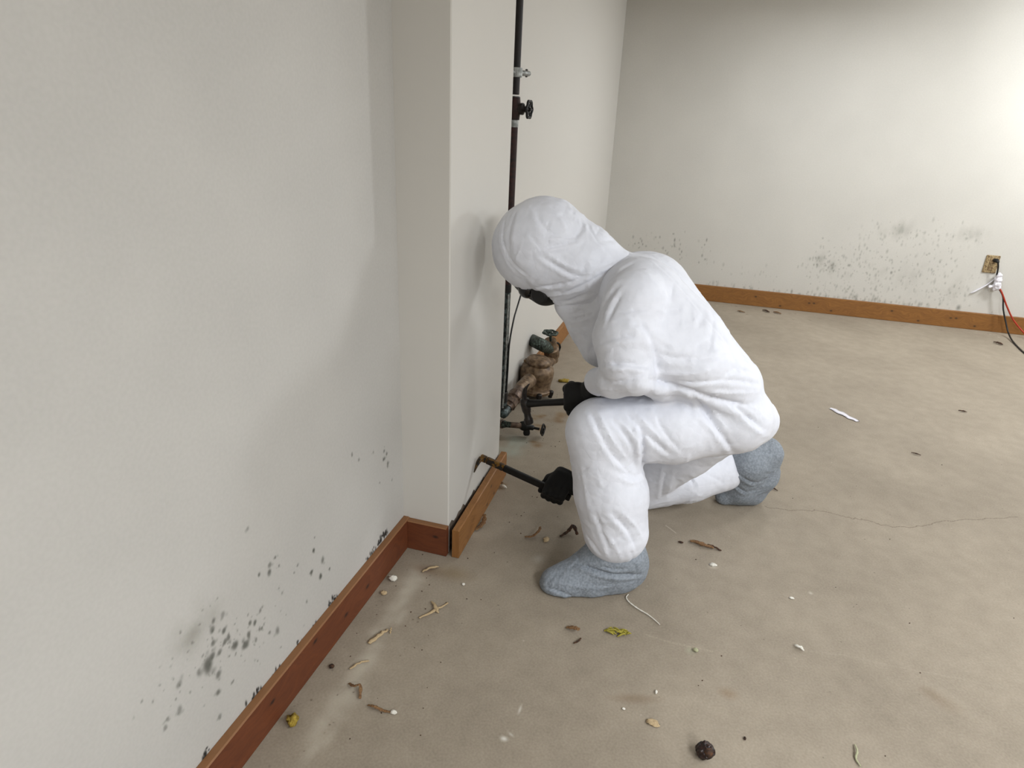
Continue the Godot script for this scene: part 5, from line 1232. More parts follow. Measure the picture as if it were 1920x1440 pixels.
	so.crease([Vector3(-0.568, 1.043, -1.827), Vector3(-0.565, 1.021, -1.798), Vector3(-0.561, 0.990, -1.779), Vector3(-0.551, 0.969, -1.767), Vector3(-0.538, 0.948, -1.759), Vector3(-0.526, 0.928, -1.757), Vector3(-0.506, 0.907, -1.756), Vector3(-0.490, 0.893, -1.758)], [Vector3(-0.73, 0.58, 0.37), Vector3(-0.71, 0.42, 0.57), Vector3(-0.68, 0.19, 0.71), Vector3(-0.61, 0.04, 0.79), Vector3(-0.52, -0.12, 0.84), Vector3(-0.44, -0.26, 0.86), Vector3(-0.31, -0.42, 0.86), Vector3(-0.28, -0.54, 0.79)], -0.0030, 0.0054)
	so.crease([Vector3(-0.454, 1.017, -1.735), Vector3(-0.435, 1.000, -1.731), Vector3(-0.421, 0.984, -1.731)], [Vector3(-0.05, 0.32, 0.94), Vector3(0.13, 0.19, 0.97), Vector3(0.20, 0.09, 0.98)], 0.0060, 0.0054)
	so.crease([Vector3(-0.421, 0.984, -1.731), Vector3(-0.402, 0.990, -1.737), Vector3(-0.377, 0.996, -1.747), Vector3(-0.353, 1.002, -1.761), Vector3(-0.334, 1.008, -1.772)], [Vector3(0.20, 0.09, 0.98), Vector3(0.29, 0.15, 0.95), Vector3(0.39, 0.22, 0.89), Vector3(0.38, 0.38, 0.85), Vector3(0.33, 0.52, 0.79)], 0.0060, 0.0054)
	so.crease([Vector3(-0.437, 1.005, -1.731), Vector3(-0.415, 1.008, -1.737), Vector3(-0.389, 1.012, -1.747), Vector3(-0.366, 1.018, -1.761), Vector3(-0.348, 1.023, -1.775)], [Vector3(0.08, 0.24, 0.97), Vector3(0.25, 0.25, 0.94), Vector3(0.37, 0.31, 0.87), Vector3(0.47, 0.40, 0.79), Vector3(0.45, 0.52, 0.73)], -0.0050, 0.0090)
	so.crease([Vector3(-0.449, 1.076, -1.773), Vector3(-0.440, 1.062, -1.760), Vector3(-0.425, 1.045, -1.750), Vector3(-0.404, 1.030, -1.748), Vector3(-0.381, 1.019, -1.754), Vector3(-0.357, 1.016, -1.765), Vector3(-0.337, 1.019, -1.779), Vector3(-0.328, 1.034, -1.799), Vector3(-0.325, 1.048, -1.824)], [Vector3(-0.01, 0.74, 0.68), Vector3(0.05, 0.64, 0.77), Vector3(0.16, 0.52, 0.84), Vector3(0.32, 0.41, 0.85), Vector3(0.41, 0.37, 0.83), Vector3(0.46, 0.42, 0.78), Vector3(0.38, 0.57, 0.72), Vector3(0.42, 0.71, 0.57), Vector3(0.47, 0.80, 0.37)], 0.0050, 0.0081)
	so.crease([Vector3(-0.416, 1.094, -1.804), Vector3(-0.389, 1.075, -1.794), Vector3(-0.370, 1.068, -1.800), Vector3(-0.354, 1.062, -1.810)], [Vector3(0.22, 0.86, 0.46), Vector3(0.43, 0.73, 0.54), Vector3(0.51, 0.70, 0.49), Vector3(0.57, 0.70, 0.43)], 0.0040, 0.0072)
	so.crease([Vector3(-0.415, 0.963, -1.732), Vector3(-0.397, 0.950, -1.737), Vector3(-0.373, 0.935, -1.745), Vector3(-0.348, 0.923, -1.749), Vector3(-0.323, 0.915, -1.752), Vector3(-0.298, 0.914, -1.757), Vector3(-0.280, 0.914, -1.762)], [Vector3(0.21, -0.05, 0.98), Vector3(0.26, -0.11, 0.96), Vector3(0.16, -0.12, 0.98), Vector3(0.06, -0.10, 0.99), Vector3(0.13, -0.12, 0.98), Vector3(0.24, -0.09, 0.97), Vector3(0.29, -0.04, 0.96)], 0.0060, 0.0072)
	so.crease([Vector3(-0.398, 0.967, -1.736), Vector3(-0.379, 0.955, -1.742), Vector3(-0.354, 0.942, -1.747), Vector3(-0.329, 0.935, -1.750), Vector3(-0.310, 0.931, -1.753)], [Vector3(0.28, -0.00, 0.96), Vector3(0.29, -0.04, 0.96), Vector3(0.12, 0.01, 0.99), Vector3(0.13, 0.02, 0.99), Vector3(0.22, 0.02, 0.98)], -0.0050, 0.0081)
	so.crease([Vector3(-0.483, 1.089, -1.799), Vector3(-0.459, 1.073, -1.770), Vector3(-0.444, 1.047, -1.749)], [Vector3(-0.25, 0.83, 0.50), Vector3(-0.08, 0.71, 0.70), Vector3(0.02, 0.54, 0.84)], -0.0050, 0.0081)
	so.crease([Vector3(-0.402, 1.075, -1.784), Vector3(-0.385, 1.061, -1.780), Vector3(-0.368, 1.043, -1.776), Vector3(-0.359, 1.010, -1.761)], [Vector3(0.38, 0.71, 0.60), Vector3(0.44, 0.64, 0.63), Vector3(0.49, 0.55, 0.67), Vector3(0.45, 0.37, 0.81)], -0.0060, 0.0126)
	so.crease([Vector3(-0.450, 0.862, -1.779), Vector3(-0.428, 0.867, -1.773), Vector3(-0.399, 0.873, -1.769), Vector3(-0.368, 0.883, -1.761), Vector3(-0.344, 0.893, -1.756), Vector3(-0.318, 0.905, -1.754), Vector3(-0.296, 0.915, -1.757), Vector3(-0.280, 0.922, -1.762)], [Vector3(-0.09, -0.77, 0.63), Vector3(0.04, -0.71, 0.70), Vector3(-0.01, -0.62, 0.79), Vector3(-0.07, -0.45, 0.89), Vector3(-0.00, -0.32, 0.95), Vector3(0.14, -0.19, 0.97), Vector3(0.25, -0.07, 0.96), Vector3(0.31, 0.02, 0.95)], 0.0060, 0.0072)
	so.crease([Vector3(-0.437, 0.828, -1.830), Vector3(-0.411, 0.838, -1.801), Vector3(-0.382, 0.845, -1.787), Vector3(-0.354, 0.853, -1.778), Vector3(-0.327, 0.864, -1.769), Vector3(-0.302, 0.875, -1.766), Vector3(-0.285, 0.883, -1.766)], [Vector3(-0.44, -0.80, 0.41), Vector3(-0.30, -0.63, 0.72), Vector3(-0.15, -0.55, 0.82), Vector3(-0.10, -0.55, 0.83), Vector3(0.02, -0.49, 0.87), Vector3(0.12, -0.37, 0.92), Vector3(0.17, -0.28, 0.95)], -0.0050, 0.0072)
	so.crease([Vector3(-0.378, 0.819, -1.805), Vector3(-0.340, 0.832, -1.791), Vector3(-0.304, 0.850, -1.778), Vector3(-0.277, 0.864, -1.773)], [Vector3(-0.11, -0.66, 0.75), Vector3(-0.05, -0.63, 0.77), Vector3(0.02, -0.51, 0.86), Vector3(0.09, -0.36, 0.93)], 0.0060, 0.0063)
	so.crease([Vector3(-0.321, 1.054, -1.851), Vector3(-0.300, 1.032, -1.817), Vector3(-0.281, 1.011, -1.802), Vector3(-0.254, 0.987, -1.801), Vector3(-0.233, 0.971, -1.805)], [Vector3(0.48, 0.86, 0.15), Vector3(0.35, 0.83, 0.43), Vector3(0.48, 0.67, 0.56), Vector3(0.55, 0.58, 0.60), Vector3(0.51, 0.60, 0.62)], 0.0030, 0.0054)
	so.noise = FastNoiseLite.new()
	so.noise.seed = 21
	so.noise.noise_type = FastNoiseLite.TYPE_CELLULAR
	so.noise.cellular_return_type = FastNoiseLite.RETURN_DISTANCE2_SUB
	so.noise.frequency = 10.0
	so.noise.fractal_type = FastNoiseLite.FRACTAL_NONE
	so.noise_amp = -0.004
	so.fine = noise(22, 24.0, 2)
	so.fine_amp = 0.0004
	so.wrinkle(130.0, 62, 0.0032, 0.007)
	var face := FACE_DIR
	var head := HEAD
	so.cut_a.append(head + face * 0.088 - CROWN * 0.034); so.cut_b.append(head + face * 0.24 - CROWN * 0.034); so.cut_r.append(0.060)
	so.cut_a.append(head + face * 0.083 - CROWN * 0.074); so.cut_b.append(head + face * 0.24 - CROWN * 0.074); so.cut_r.append(0.056)
	obj("hood", so.mesh(0.0045), mats.tyvek, who)
	# body under the clothes: one skin from head to feet
	so = Soft.new()
	so.k = 0.03
	for i in suit_bones.size():
		var c := []
		for q in suit_bones[i]: c.append(Vector4(q.x, q.y, q.z, q.w * 0.60))
		so.chain(c)
	so.bone(Vector3(-0.25, 0.885, -1.88), head - face * 0.02 - CROWN * 0.05, 0.055, 0.055)
	so.bone(head + CROWN * 0.035, head - CROWN * 0.01, 0.083, 0.078)
	so.bone(head - CROWN * 0.04 + face * 0.03, head - CROWN * 0.075 + face * 0.055, 0.060, 0.030)   # jaw and chin
	so.bone(head - CROWN * 0.005 + face * 0.083, head - CROWN * 0.035 + face * 0.100, 0.008, 0.012)   # nose
	var lat := face.cross(CROWN).normalized()
	for sg in [-1, 1]:
		so.bone(head + CROWN * 0.022 + face * 0.078 + lat * 0.014 * sg, head + CROWN * 0.020 + face * 0.068 + lat * 0.045 * sg, 0.010, 0.009)   # brow
		so.bone(head - CROWN * 0.01 + face * 0.02 + lat * 0.080 * sg, head - CROWN * 0.035 + face * 0.01 + lat * 0.082 * sg, 0.010, 0.008)   # ear
		so.bone(head - CROWN * 0.058 + face * 0.083, head - CROWN * 0.055 + face * 0.078 + lat * 0.02 * sg, 0.007, 0.005)   # mouth
	so.bone(Vector3(-0.12, 0.15, -1.66), Vector3(-0.075, 0.055, -1.685), 0.042, 0.036)
	so.bone(Vector3(-0.075, 0.05, -1.685), Vector3(-0.255, 0.038, -1.597), 0.036, 0.028)
	so.floor_y = 0.012
	obj("body", so.mesh(0.010), mats.skin, who)
	# black respirator that covers the face
	so = Soft.new()
	so.k = 0.02
	so.bone(head + face * 0.072 - CROWN * 0.004, head + face * 0.074 - CROWN * 0.064, 0.061, 0.060)
	so.bone(head + face * 0.095 - CROWN * 0.040, head + face * 0.102 - CROWN * 0.060, 0.040, 0.036)
	var rm := obj("respirator", so.mesh(0.004), mats.rubber, who)
	so = Soft.new()
	so.bone(head + face * 0.106 - CROWN * 0.016 + lat * 0.03, head + face * 0.106 - CROWN * 0.016 - lat * 0.03, 0.029, 0.029)
	obj("visor", so.mesh(0.004), mats.visor, rm)
	for sg in [-1, 1]:
		var fp: Vector3 = head + face * 0.095 - CROWN * 0.060 + lat * 0.045 * sg
		obj("filter", lathe_mesh(fp, lat * sg + face * 0.3, PackedVector2Array([Vector2(0, 0), Vector2(0.022, 0), Vector2(0.026, 0.005), Vector2(0.026, 0.018), Vector2(0.020, 0.022), Vector2(0, 0.022)]), 18), mats.rubber, rm)
	# gloves
	so = Soft.new()
	so.k = 0.007
	fist(so, RIGHT_FIST, Vector3(-0.6220, 0.2219, -1.8792) - RIGHT_FIST, RIGHT_WRIST - RIGHT_FIST, 1.08)
	so.bone(RIGHT_FIST + (RIGHT_WRIST - RIGHT_FIST).normalized() * 0.066, RIGHT_WRIST + (RIGHT_WRIST - RIGHT_FIST) * 0.3, 0.034, 0.040)
	obj("glove", so.mesh(0.003), mats.glove, who)
	so = Soft.new()
	so.k = 0.007
	fist(so, LEFT_FIST, Vector3(-0.4652, 0.4779, -1.8200) - LEFT_FIST, LEFT_WRIST - LEFT_FIST, 1.05)
	so.bone(LEFT_FIST + (LEFT_WRIST - LEFT_FIST).normalized() * 0.064, LEFT_WRIST + (LEFT_WRIST - LEFT_FIST) * 0.3, 0.032, 0.036)
	obj("glove", so.mesh(0.003), mats.glove, who)
	# shoe covers
	so = Soft.new()
	so.k = 0.03
	so.chain([Vector4(-0.0732, 0.0476, -1.6900, 0.0593), Vector4(-0.1106, 0.0349, -1.6720, 0.0658), Vector4(-0.1803, 0.0236, -1.6300, 0.0653), Vector4(-0.2575, 0.0130, -1.5900, 0.0519), Vector4(-0.2811, 0.0098, -1.5780, 0.0453)])
	so.chain([Vector4(-0.1053, 0.0973, -1.6700, 0.0811), Vector4(-0.1193, 0.0574, -1.6600, 0.0718)])
	so.chain([Vector4(-0.1522, 0.0834, -1.6450, 0.0712), Vector4(-0.2153, 0.0332, -1.6100, 0.0519)])
	so.crease([Vector3(-0.216, 0.095, -1.589), Vector3(-0.190, 0.097, -1.579), Vector3(-0.158, 0.095, -1.574), Vector3(-0.127, 0.091, -1.576), Vector3(-0.096, 0.085, -1.586), Vector3(-0.062, 0.080, -1.605), Vector3(-0.037, 0.070, -1.631)], [Vector3(-0.41, 0.73, 0.55), Vector3(-0.21, 0.58, 0.79), Vector3(0.02, 0.34, 0.94), Vector3(0.15, 0.11, 0.98), Vector3(0.41, 0.05, 0.91), Vector3(0.56, -0.11, 0.82), Vector3(0.78, -0.13, 0.62)], 0.0120, 0.0072)
	so.crease([Vector3(-0.213, 0.086, -1.576), Vector3(-0.188, 0.085, -1.570), Vector3(-0.155, 0.080, -1.569), Vector3(-0.121, 0.074, -1.576), Vector3(-0.094, 0.066, -1.587)], [Vector3(-0.25, 0.68, 0.69), Vector3(-0.07, 0.51, 0.85), Vector3(0.15, 0.28, 0.95), Vector3(0.28, 0.07, 0.96), Vector3(0.48, 0.02, 0.88)], -0.0060, 0.0072)
	so.crease([Vector3(-0.292, 0.027, -1.534), Vector3(-0.271, 0.026, -1.531), Vector3(-0.247, 0.021, -1.533), Vector3(-0.225, 0.011, -1.539), Vector3(-0.208, -0.000, -1.548)], [Vector3(-0.31, 0.31, 0.90), Vector3(0.02, 0.29, 0.96), Vector3(0.19, 0.13, 0.97), Vector3(0.36, -0.08, 0.93), Vector3(0.36, -0.32, 0.88)], 0.0080, 0.0054)
	so.crease([Vector3(-0.285, 0.045, -1.543), Vector3(-0.260, 0.046, -1.542), Vector3(-0.227, 0.044, -1.545), Vector3(-0.197, 0.041, -1.550), Vector3(-0.166, 0.040, -1.558), Vector3(-0.139, 0.041, -1.568), Vector3(-0.112, 0.045, -1.580), Vector3(-0.092, 0.048, -1.588)], [Vector3(-0.22, 0.65, 0.73), Vector3(0.00, 0.58, 0.81), Vector3(0.18, 0.41, 0.89), Vector3(0.25, 0.24, 0.94), Vector3(0.28, 0.09, 0.96), Vector3(0.43, 0.01, 0.90), Vector3(0.37, -0.10, 0.92), Vector3(0.44, -0.09, 0.89)], -0.0040, 0.0054)
	so.crease([Vector3(-0.255, 0.073, -1.574), Vector3(-0.280, 0.058, -1.558), Vector3(-0.300, 0.032, -1.540)], [Vector3(-0.22, 0.89, 0.39), Vector3(-0.20, 0.86, 0.46), Vector3(-0.46, 0.41, 0.78)], 0.0060, 0.0045)
	so.crease([Vector3(-0.230, 0.099, -1.633), Vector3(-0.217, 0.101, -1.597), Vector3(-0.234, 0.081, -1.581)], [Vector3(-0.73, 0.67, -0.07), Vector3(-0.49, 0.74, 0.46), Vector3(-0.28, 0.83, 0.49)], 0.0080, 0.0054)
	so.crease([Vector3(-0.055, 0.115, -1.609), Vector3(-0.043, 0.081, -1.620), Vector3(-0.042, 0.046, -1.629)], [Vector3(0.62, 0.22, 0.75), Vector3(0.70, -0.19, 0.69), Vector3(0.74, -0.15, 0.65)], 0.0060, 0.0054)
	so.crease([Vector3(-0.160, 0.109, -1.580), Vector3(-0.139, 0.108, -1.578), Vector3(-0.113, 0.105, -1.582), Vector3(-0.088, 0.106, -1.590), Vector3(-0.068, 0.108, -1.598)], [Vector3(-0.11, 0.41, 0.91), Vector3(-0.00, 0.25, 0.97), Vector3(0.27, 0.21, 0.94), Vector3(0.32, 0.04, 0.95), Vector3(0.47, 0.14, 0.87)], 0.0060, 0.0054)
	so.floor_y = 0.003
	so.fine = noise(41, 16.0, 2)
	so.fine_amp = 0.002
	so.wrinkle(160.0, 63, 0.0032, 0.006)
	obj("shoe_cover", so.mesh(0.0045), mats.shoe, who)
	so = Soft.new()
	so.k = 0.03
	so.chain([Vector4(0.2666, 0.1973, -2.2400, 0.0697), Vector4(0.3334, 0.2201, -2.2900, 0.0527)])
	so.chain([Vector4(0.3334, 0.2201, -2.2900, 0.0527), Vector4(0.3266, 0.1259, -2.3050, 0.0638), Vector4(0.3057, 0.0495, -2.3100, 0.0546)])
	so.chain([Vector4(0.3057, 0.0495, -2.3100, 0.0526), Vector4(0.2154, 0.0278, -2.2650, 0.0343)])
	so.chain([Vector4(0.2691, 0.1856, -2.2550, 0.0741), Vector4(0.2651, 0.0774, -2.2700, 0.0598)])
	so.crease([Vector3(0.255, 0.262, -2.210), Vector3(0.291, 0.257, -2.209), Vector3(0.320, 0.252, -2.223), Vector3(0.345, 0.249, -2.236)], [Vector3(-0.17, 0.88, 0.44), Vector3(0.30, 0.82, 0.48), Vector3(0.41, 0.71, 0.57), Vector3(0.41, 0.56, 0.72)], 0.0050, 0.0054)
	so.crease([Vector3(0.241, 0.174, -2.175), Vector3(0.263, 0.162, -2.174), Vector3(0.292, 0.145, -2.187), Vector3(0.330, 0.142, -2.219)], [Vector3(-0.34, -0.27, 0.90), Vector3(-0.05, -0.39, 0.92), Vector3(0.32, -0.46, 0.83), Vector3(0.67, -0.26, 0.69)], 0.0090, 0.0072)
	so.crease([Vector3(0.232, 0.122, -2.205), Vector3(0.250, 0.109, -2.202), Vector3(0.274, 0.094, -2.204), Vector3(0.311, 0.098, -2.219)], [Vector3(-0.52, -0.35, 0.78), Vector3(-0.25, -0.28, 0.93), Vector3(0.11, -0.27, 0.96), Vector3(0.56, -0.29, 0.78)], 0.0070, 0.0072)
	so.crease([Vector3(0.243, 0.217, -2.175), Vector3(0.265, 0.194, -2.167), Vector3(0.301, 0.191, -2.175)], [Vector3(-0.32, 0.30, 0.90), Vector3(-0.03, -0.00, 1.00), Vector3(0.44, -0.04, 0.90)], -0.0060, 0.0072)
	so.crease([Vector3(0.348, 0.249, -2.238), Vector3(0.352, 0.226, -2.228), Vector3(0.355, 0.189, -2.231), Vector3(0.348, 0.149, -2.233), Vector3(0.339, 0.119, -2.231)], [Vector3(0.42, 0.54, 0.73), Vector3(0.61, 0.23, 0.76), Vector3(0.76, -0.15, 0.64), Vector3(0.64, -0.11, 0.76), Vector3(0.49, -0.16, 0.86)], 0.0040, 0.0045)
	so.floor_y = 0.003
	so.fine = noise(43, 16.0, 2)
	so.fine_amp = 0.002
	so.wrinkle(160.0, 63, 0.0032, 0.006)
	obj("shoe_cover", so.mesh(0.0045), mats.shoe, who)

const HEAD := Vector3(-0.4589, 0.9475, -1.8700)
const FACE_DIR := Vector3(-0.3609, -0.9324, 0.0201)
const CROWN := Vector3(-0.9326, 0.3610, 0.0000)
const RIGHT_WRIST := Vector3(-0.2775, 0.1796, -1.9100)
const LEFT_WRIST := Vector3(-0.2355, 0.6098, -1.7350)

# ------------------------------------------------------------------ litter on the floor
func sliver(called: String, label: String, cat: String, a: Vector3, b: Vector3, wide: float, thick: float, m: Material, arch := 0.0, sd := 1, group := "") -> MeshInstance3D:
	var rng := RandomNumberGenerator.new()
	rng.seed = sd
	var c := (a + b) * 0.5
	var pts := PackedVector3Array()
	var rad := PackedFloat32Array()
	var dir := (b - a)
	var sd2 := dir.cross(Vector3.UP).normalized()
	for k in 9:
		var f := k / 8.0
		var j := sd2 * rng.randf_range(-1, 1) * wide * 0.18
		pts.append(a.lerp(b, f) - c + j + Vector3.UP * (thick * 0.5 + arch * sin(f * PI)))
		rad.append(wide * 0.5 * (0.5 + 0.5 * sin(clampf(f * 0.9 + 0.07, 0, 1) * PI)) * rng.randf_range(0.65, 1.2))
	var s := begin()
	tube(s, pts, rad, 5, thick / wide)
	var o := obj(called, done(s), m, null, Vector3(c.x, 0.002, c.z))
	tag(o, label, cat, group)
	return o

func curl(called: String, label: String, cat: String, pts: Array, wide: float, thick: float, m: Material) -> MeshInstance3D:
	# a bent shaving along the points
	var c := Vector3.ZERO
	for p in pts: c += p / pts.size()
	c.y = 0.0
	var q := PackedVector3Array()
	for p in pts: q.append(p - c + Vector3.UP * thick * 0.55)
	q = through(q, 5)
	var rad := PackedFloat32Array()
	for i in q.size(): rad.append(wide * 0.5 * (0.55 + 0.45 * sin(PI * (i + 0.6) / (q.size() + 0.2))) * (1.0 + 0.25 * sin(i * 2.3)))
	var s := begin()
	tube(s, q, rad, 8, thick / wide)
	var o := obj(called, done(s), m, null, Vector3(c.x, 0.002, c.z))
	tag(o, label, cat)
	return o

func lump(called: String, label: String, cat: String, at: Vector3, size: Vector3, m: Material, sd := 1, rough := 0.35, freq := 60.0, yaw := 0.0) -> MeshInstance3D:
	var n := noise(sd, freq, 3)
	var s := begin()
	var rows := 9
	var cols := 14
	var g := []
	for i in rows + 1:
		var row := []
		for k in cols:
			var th := PI * i / rows
			var ph := TAU * k / cols
			var d := Vector3(sin(th) * cos(ph), cos(th), sin(th) * sin(ph))
			var r := 1.0 + rough * n.get_noise_3dv(d * 0.02)
			var p := d * r * size * 0.5
			p.y = maxf(p.y + size.y * 0.42, 0.0)
			row.append(p.rotated(Vector3.UP, yaw))
		g.append(row)
	for i in rows:
		for k in cols:
			var k2 := (k + 1) % cols
			s.set_smooth_group(0)
			quad(s, g[i][k], g[i][k2], g[i + 1][k2], g[i + 1][k])
	var o := obj(called, done(s), m, null, Vector3(at.x, 0.001, at.z))
	tag(o, label, cat)
	return o

func debris() -> void:
	# crossed splinters
	sliver("wood_splinter", "long pale splinter lying under another in a cross near the left baseboard", "splinter", Vector3(-0.6093, 0.0000, -1.3154), Vector3(-0.5561, 0.0000, -1.3985), 0.011, 0.005, mats.chip_pale, 0.0, 3)
	sliver("wood_splinter", "short pale splinter lying on top of another in a cross", "splinter", Vector3(-0.6023, 0.0000, -1.3893) + Vector3(0, 0.008, 0), Vector3(-0.5670, 0.0000, -1.3528) + Vector3(0, 0.006, 0), 0.011, 0.005, mats.chip_pale, 0.003, 4)
	sliver("wood_splinter", "flat pale splinter with a brown end beside the dust streak", "splinter", Vector3(-0.6949, 0.0000, -1.1841), Vector3(-0.6714, 0.0000, -1.2459), 0.016, 0.006, mats.chip_pale, 0.004, 5)
	sliver("wood_chip", "tiny pale chip standing up at the end of the flat splinter", "chip", Vector3(-0.6615, 0.0000, -1.2388), Vector3(-0.6610, 0.0000, -1.2474) + Vector3(0, 0.022, 0), 0.008, 0.004, mats.chip_pale, 0.0, 6)
	sliver("wood_splinter", "thin splinter with dark tip in the dust close to the left baseboard", "splinter", Vector3(-0.6997, 0.0000, -1.0927), Vector3(-0.6668, 0.0000, -1.1318), 0.009, 0.004, mats.chip_pale, 0.006, 7)
	curl("wood_shaving", "bent brown shaving shaped like a hook in the dust streak", "shaving", [Vector3(-0.6781, 0.0000, -1.0523), Vector3(-0.6581, 0.0000, -1.0403) + Vector3(0, 0.01, 0), Vector3(-0.6435, 0.0000, -1.0453) + Vector3(0, 0.012, 0), Vector3(-0.6307, 0.0000, -1.0197)], 0.010, 0.003, mats.dead_leaf)
	curl("wood_shaving", "thin wavy brown shaving ending at a white paint flake", "shaving", [Vector3(-0.6038, 0.0000, -1.0094), Vector3(-0.5853, 0.0000, -1.0061) + Vector3(0, 0.006, 0), Vector3(-0.5635, 0.0000, -1.0072), Vector3(-0.5449, 0.0000, -1.0088)], 0.008, 0.003, mats.dead_leaf)
	lump("paint_flake", "small white paint flake at the end of the wavy shaving", "flake", Vector3(-0.5379, 0.0000, -1.0112), Vector3(0.016, 0.006, 0.012), mats.flake, 8)
	lump("foam_lump", "yellow foam lump close to the left baseboard", "foam", Vector3(-0.7424, 0.0000, -0.9127), Vector3(0.024, 0.026, 0.026), mats.foam, 9, 0.9)
	lump("plaster_crumb", "white and yellow plaster crumb under the left baseboard", "crumb", Vector3(-0.7521, 0.0000, -1.4411), Vector3(0.026, 0.016, 0.020), mats.flake, 10, 0.8)
	lump("plaster_crumb", "small tan crumb just below the white plaster crumb", "crumb", Vector3(-0.7492, 0.0000, -1.3761), Vector3(0.018, 0.010, 0.014), mats.chip_pale, 11, 0.7)
	sliver("wood_splinter", "tan splinter in the corner below the short pilaster baseboard", "splinter", Vector3(-0.6831, 0.0000, -1.5030), Vector3(-0.6468, 0.0000, -1.5435), 0.012, 0.005, mats.chip_pale, 0.004, 12)
	curl("wood_shaving", "curled shaving between the loose board and the front shoe cover", "shaving", [Vector3(-0.4338, 0.0000, -1.7887), Vector3(-0.4083, -0.0000, -1.7915) + Vector3(0, 0.006, 0), Vector3(-0.3924, 0.0000, -1.8168) + Vector3(0, 0.016, 0), Vector3(-0.3952, 0.0000, -1.8422) + Vector3(0, 0.014, 0)], 0.013, 0.004, mats.dead_leaf)
	lump("wood_chip", "tan chip right of the curled shaving", "chip", Vector3(-0.3610, 0.0000, -1.7959), Vector3(0.020, 0.010, 0.026), mats.chip_pale, 13, 0.7)
	curl("bark_curl", "dark bark curl behind the shin of the person", "bark", [Vector3(-0.3208, 0.0000, -1.8299), Vector3(-0.3006, 0.0000, -1.8569) + Vector3(0, 0.008, 0), Vector3(-0.2858, 0.0000, -1.8756) + Vector3(0, 0.022, 0), Vector3(-0.2657, 0.0000, -1.8500) + Vector3(0, 0.008, 0)], 0.014, 0.004, mats.chip_dark)
	curl("dry_leaf", "curled dry leaf right of the loose board", "leaf", [Vector3(-0.6153, -0.0000, -1.7649), Vector3(-0.5968, 0.0000, -1.7784) + Vector3(0, 0.004, 0), Vector3(-0.5889, 0.0000, -1.8117) + Vector3(0, 0.010, 0), Vector3(-0.5978, 0.0000, -1.8432) + Vector3(0, 0.018, 0)], 0.018, 0.003, mats.dead_leaf)
	sliver("bark_strip", "flat brown bark strip with dark end on the floor beside the shin", "bark", Vector3(0.1057, 0.0000, -1.9594), Vector3(0.1833, 0.0000, -1.9432), 0.020, 0.008, mats.dead_leaf, 0.003, 14)
	sliver("bark_strip", "dark tapered sliver at the right end of the brown bark strip", "bark", Vector3(0.1622, 0.0000, -1.9545) + Vector3(0, 0.006, 0), Vector3(0.2075, 0.0000, -1.9427), 0.012, 0.006, mats.chip_dark, 0.002, 15)
	lump("dark_crumb", "dark crumb left of the brown bark strip", "crumb", Vector3(0.0746, 0.0000, -1.9417), Vector3(0.018, 0.006, 0.008), mats.chip_dark, 16)
	sliver("paint_flake", "bright white tilted flake out on the open floor at right", "flake", Vector3(0.4001, 0.0000, -1.5583), Vector3(0.4234, 0.0000, -1.5460), 0.013, 0.005, mats.flake, 0.004, 17)
	lump("paint_flake", "flat oval white flake on the floor above the tilted flake", "flake", Vector3(0.4128, 0.0000, -1.7679), Vector3(0.016, 0.003, 0.010), mats.flake, 18)
	lump("paint_flake", "flat white flake below the brown bark strip", "flake", Vector3(0.1823, 0.0000, -1.8528), Vector3(0.024, 0.004, 0.016), mats.flake, 19, 0.8)
	curl("white_string", "white string trailing from under the front shoe cover", "string", [Vector3(-0.0619, 0.0000, -1.6148), Vector3(-0.0661, 0.0000, -1.5984), Vector3(-0.0544, 0.0000, -1.5805), Vector3(-0.0272, 0.0000, -1.5613), Vector3(0.0004, 0.0000, -1.5477), Vector3(0.0216, 0.0000, -1.5322), Vector3(0.0394, 0.0000, -1.5161)], 0.0045, 0.003, mats.flake)
	var tuft := thing("straw_tuft", "yellow green straw tuft in front of the shoe cover", "tuft", Vector3(-0.0709, 0.0000, -1.4406))
	var tr := RandomNumberGenerator.new()
	tr.seed = 17
	for k in 22:
		var f := k / 21.0
		var c: Vector3 = (Vector3(-0.0995, 0.0000, -1.4434)).lerp(Vector3(-0.0417, 0.0000, -1.4550), f) + Vector3(0, 0, 0.006 * sin(f * PI)) + Vector3(tr.randfn(0, 0.003), 0.004 + tr.randf() * 0.008 * sin(f * PI), tr.randfn(0, 0.004))
		var d := Vector3(tr.randf_range(0.006, 0.013), tr.randf_range(-0.003, 0.004), tr.randf_range(-0.008, 0.008))
		obj("stalk", tube_mesh(through(PackedVector3Array([c - d, c + Vector3(0, 0.0025, 0), c + d]), 3), PackedFloat32Array([0.0013, 0.0022, 0.0026, 0.0026, 0.0022, 0.0017, 0.0009]), 5), mats.straw, tuft)
	curl("dry_leaf", "brown crumpled leaf scrap left of the straw tuft", "leaf", [Vector3(-0.2094, 0.0000, -1.4180), Vector3(-0.1889, 0.0000, -1.4144) + Vector3(0, 0.008, 0), Vector3(-0.1714, 0.0000, -1.4098) + Vector3(0, 0.010, 0)], 0.015, 0.004, mats.dead_leaf)
	curl("dry_stalk", "thin brown stem just under the crumpled leaf scrap", "stalk", [Vector3(-0.1789, 0.0000, -1.3654), Vector3(-0.1672, 0.0000, -1.3736) + Vector3(0, 0.004, 0), Vector3(-0.1634, 0.0000, -1.3915)], 0.006, 0.003, mats.chip_dark)
	lump("paper_scrap", "pale torn scrap with brown rim above the dark lump", "scrap", Vector3(0.0506, 0.0000, -1.1812), Vector3(0.030, 0.004, 0.018), mats.chip_pale, 20, 0.9)
	lump("paint_flake", "tiny white speck of paint above the torn scrap", "flake", Vector3(-0.0210, 0.0000, -1.1980), Vector3(0.008, 0.004, 0.006), mats.flake, 21)
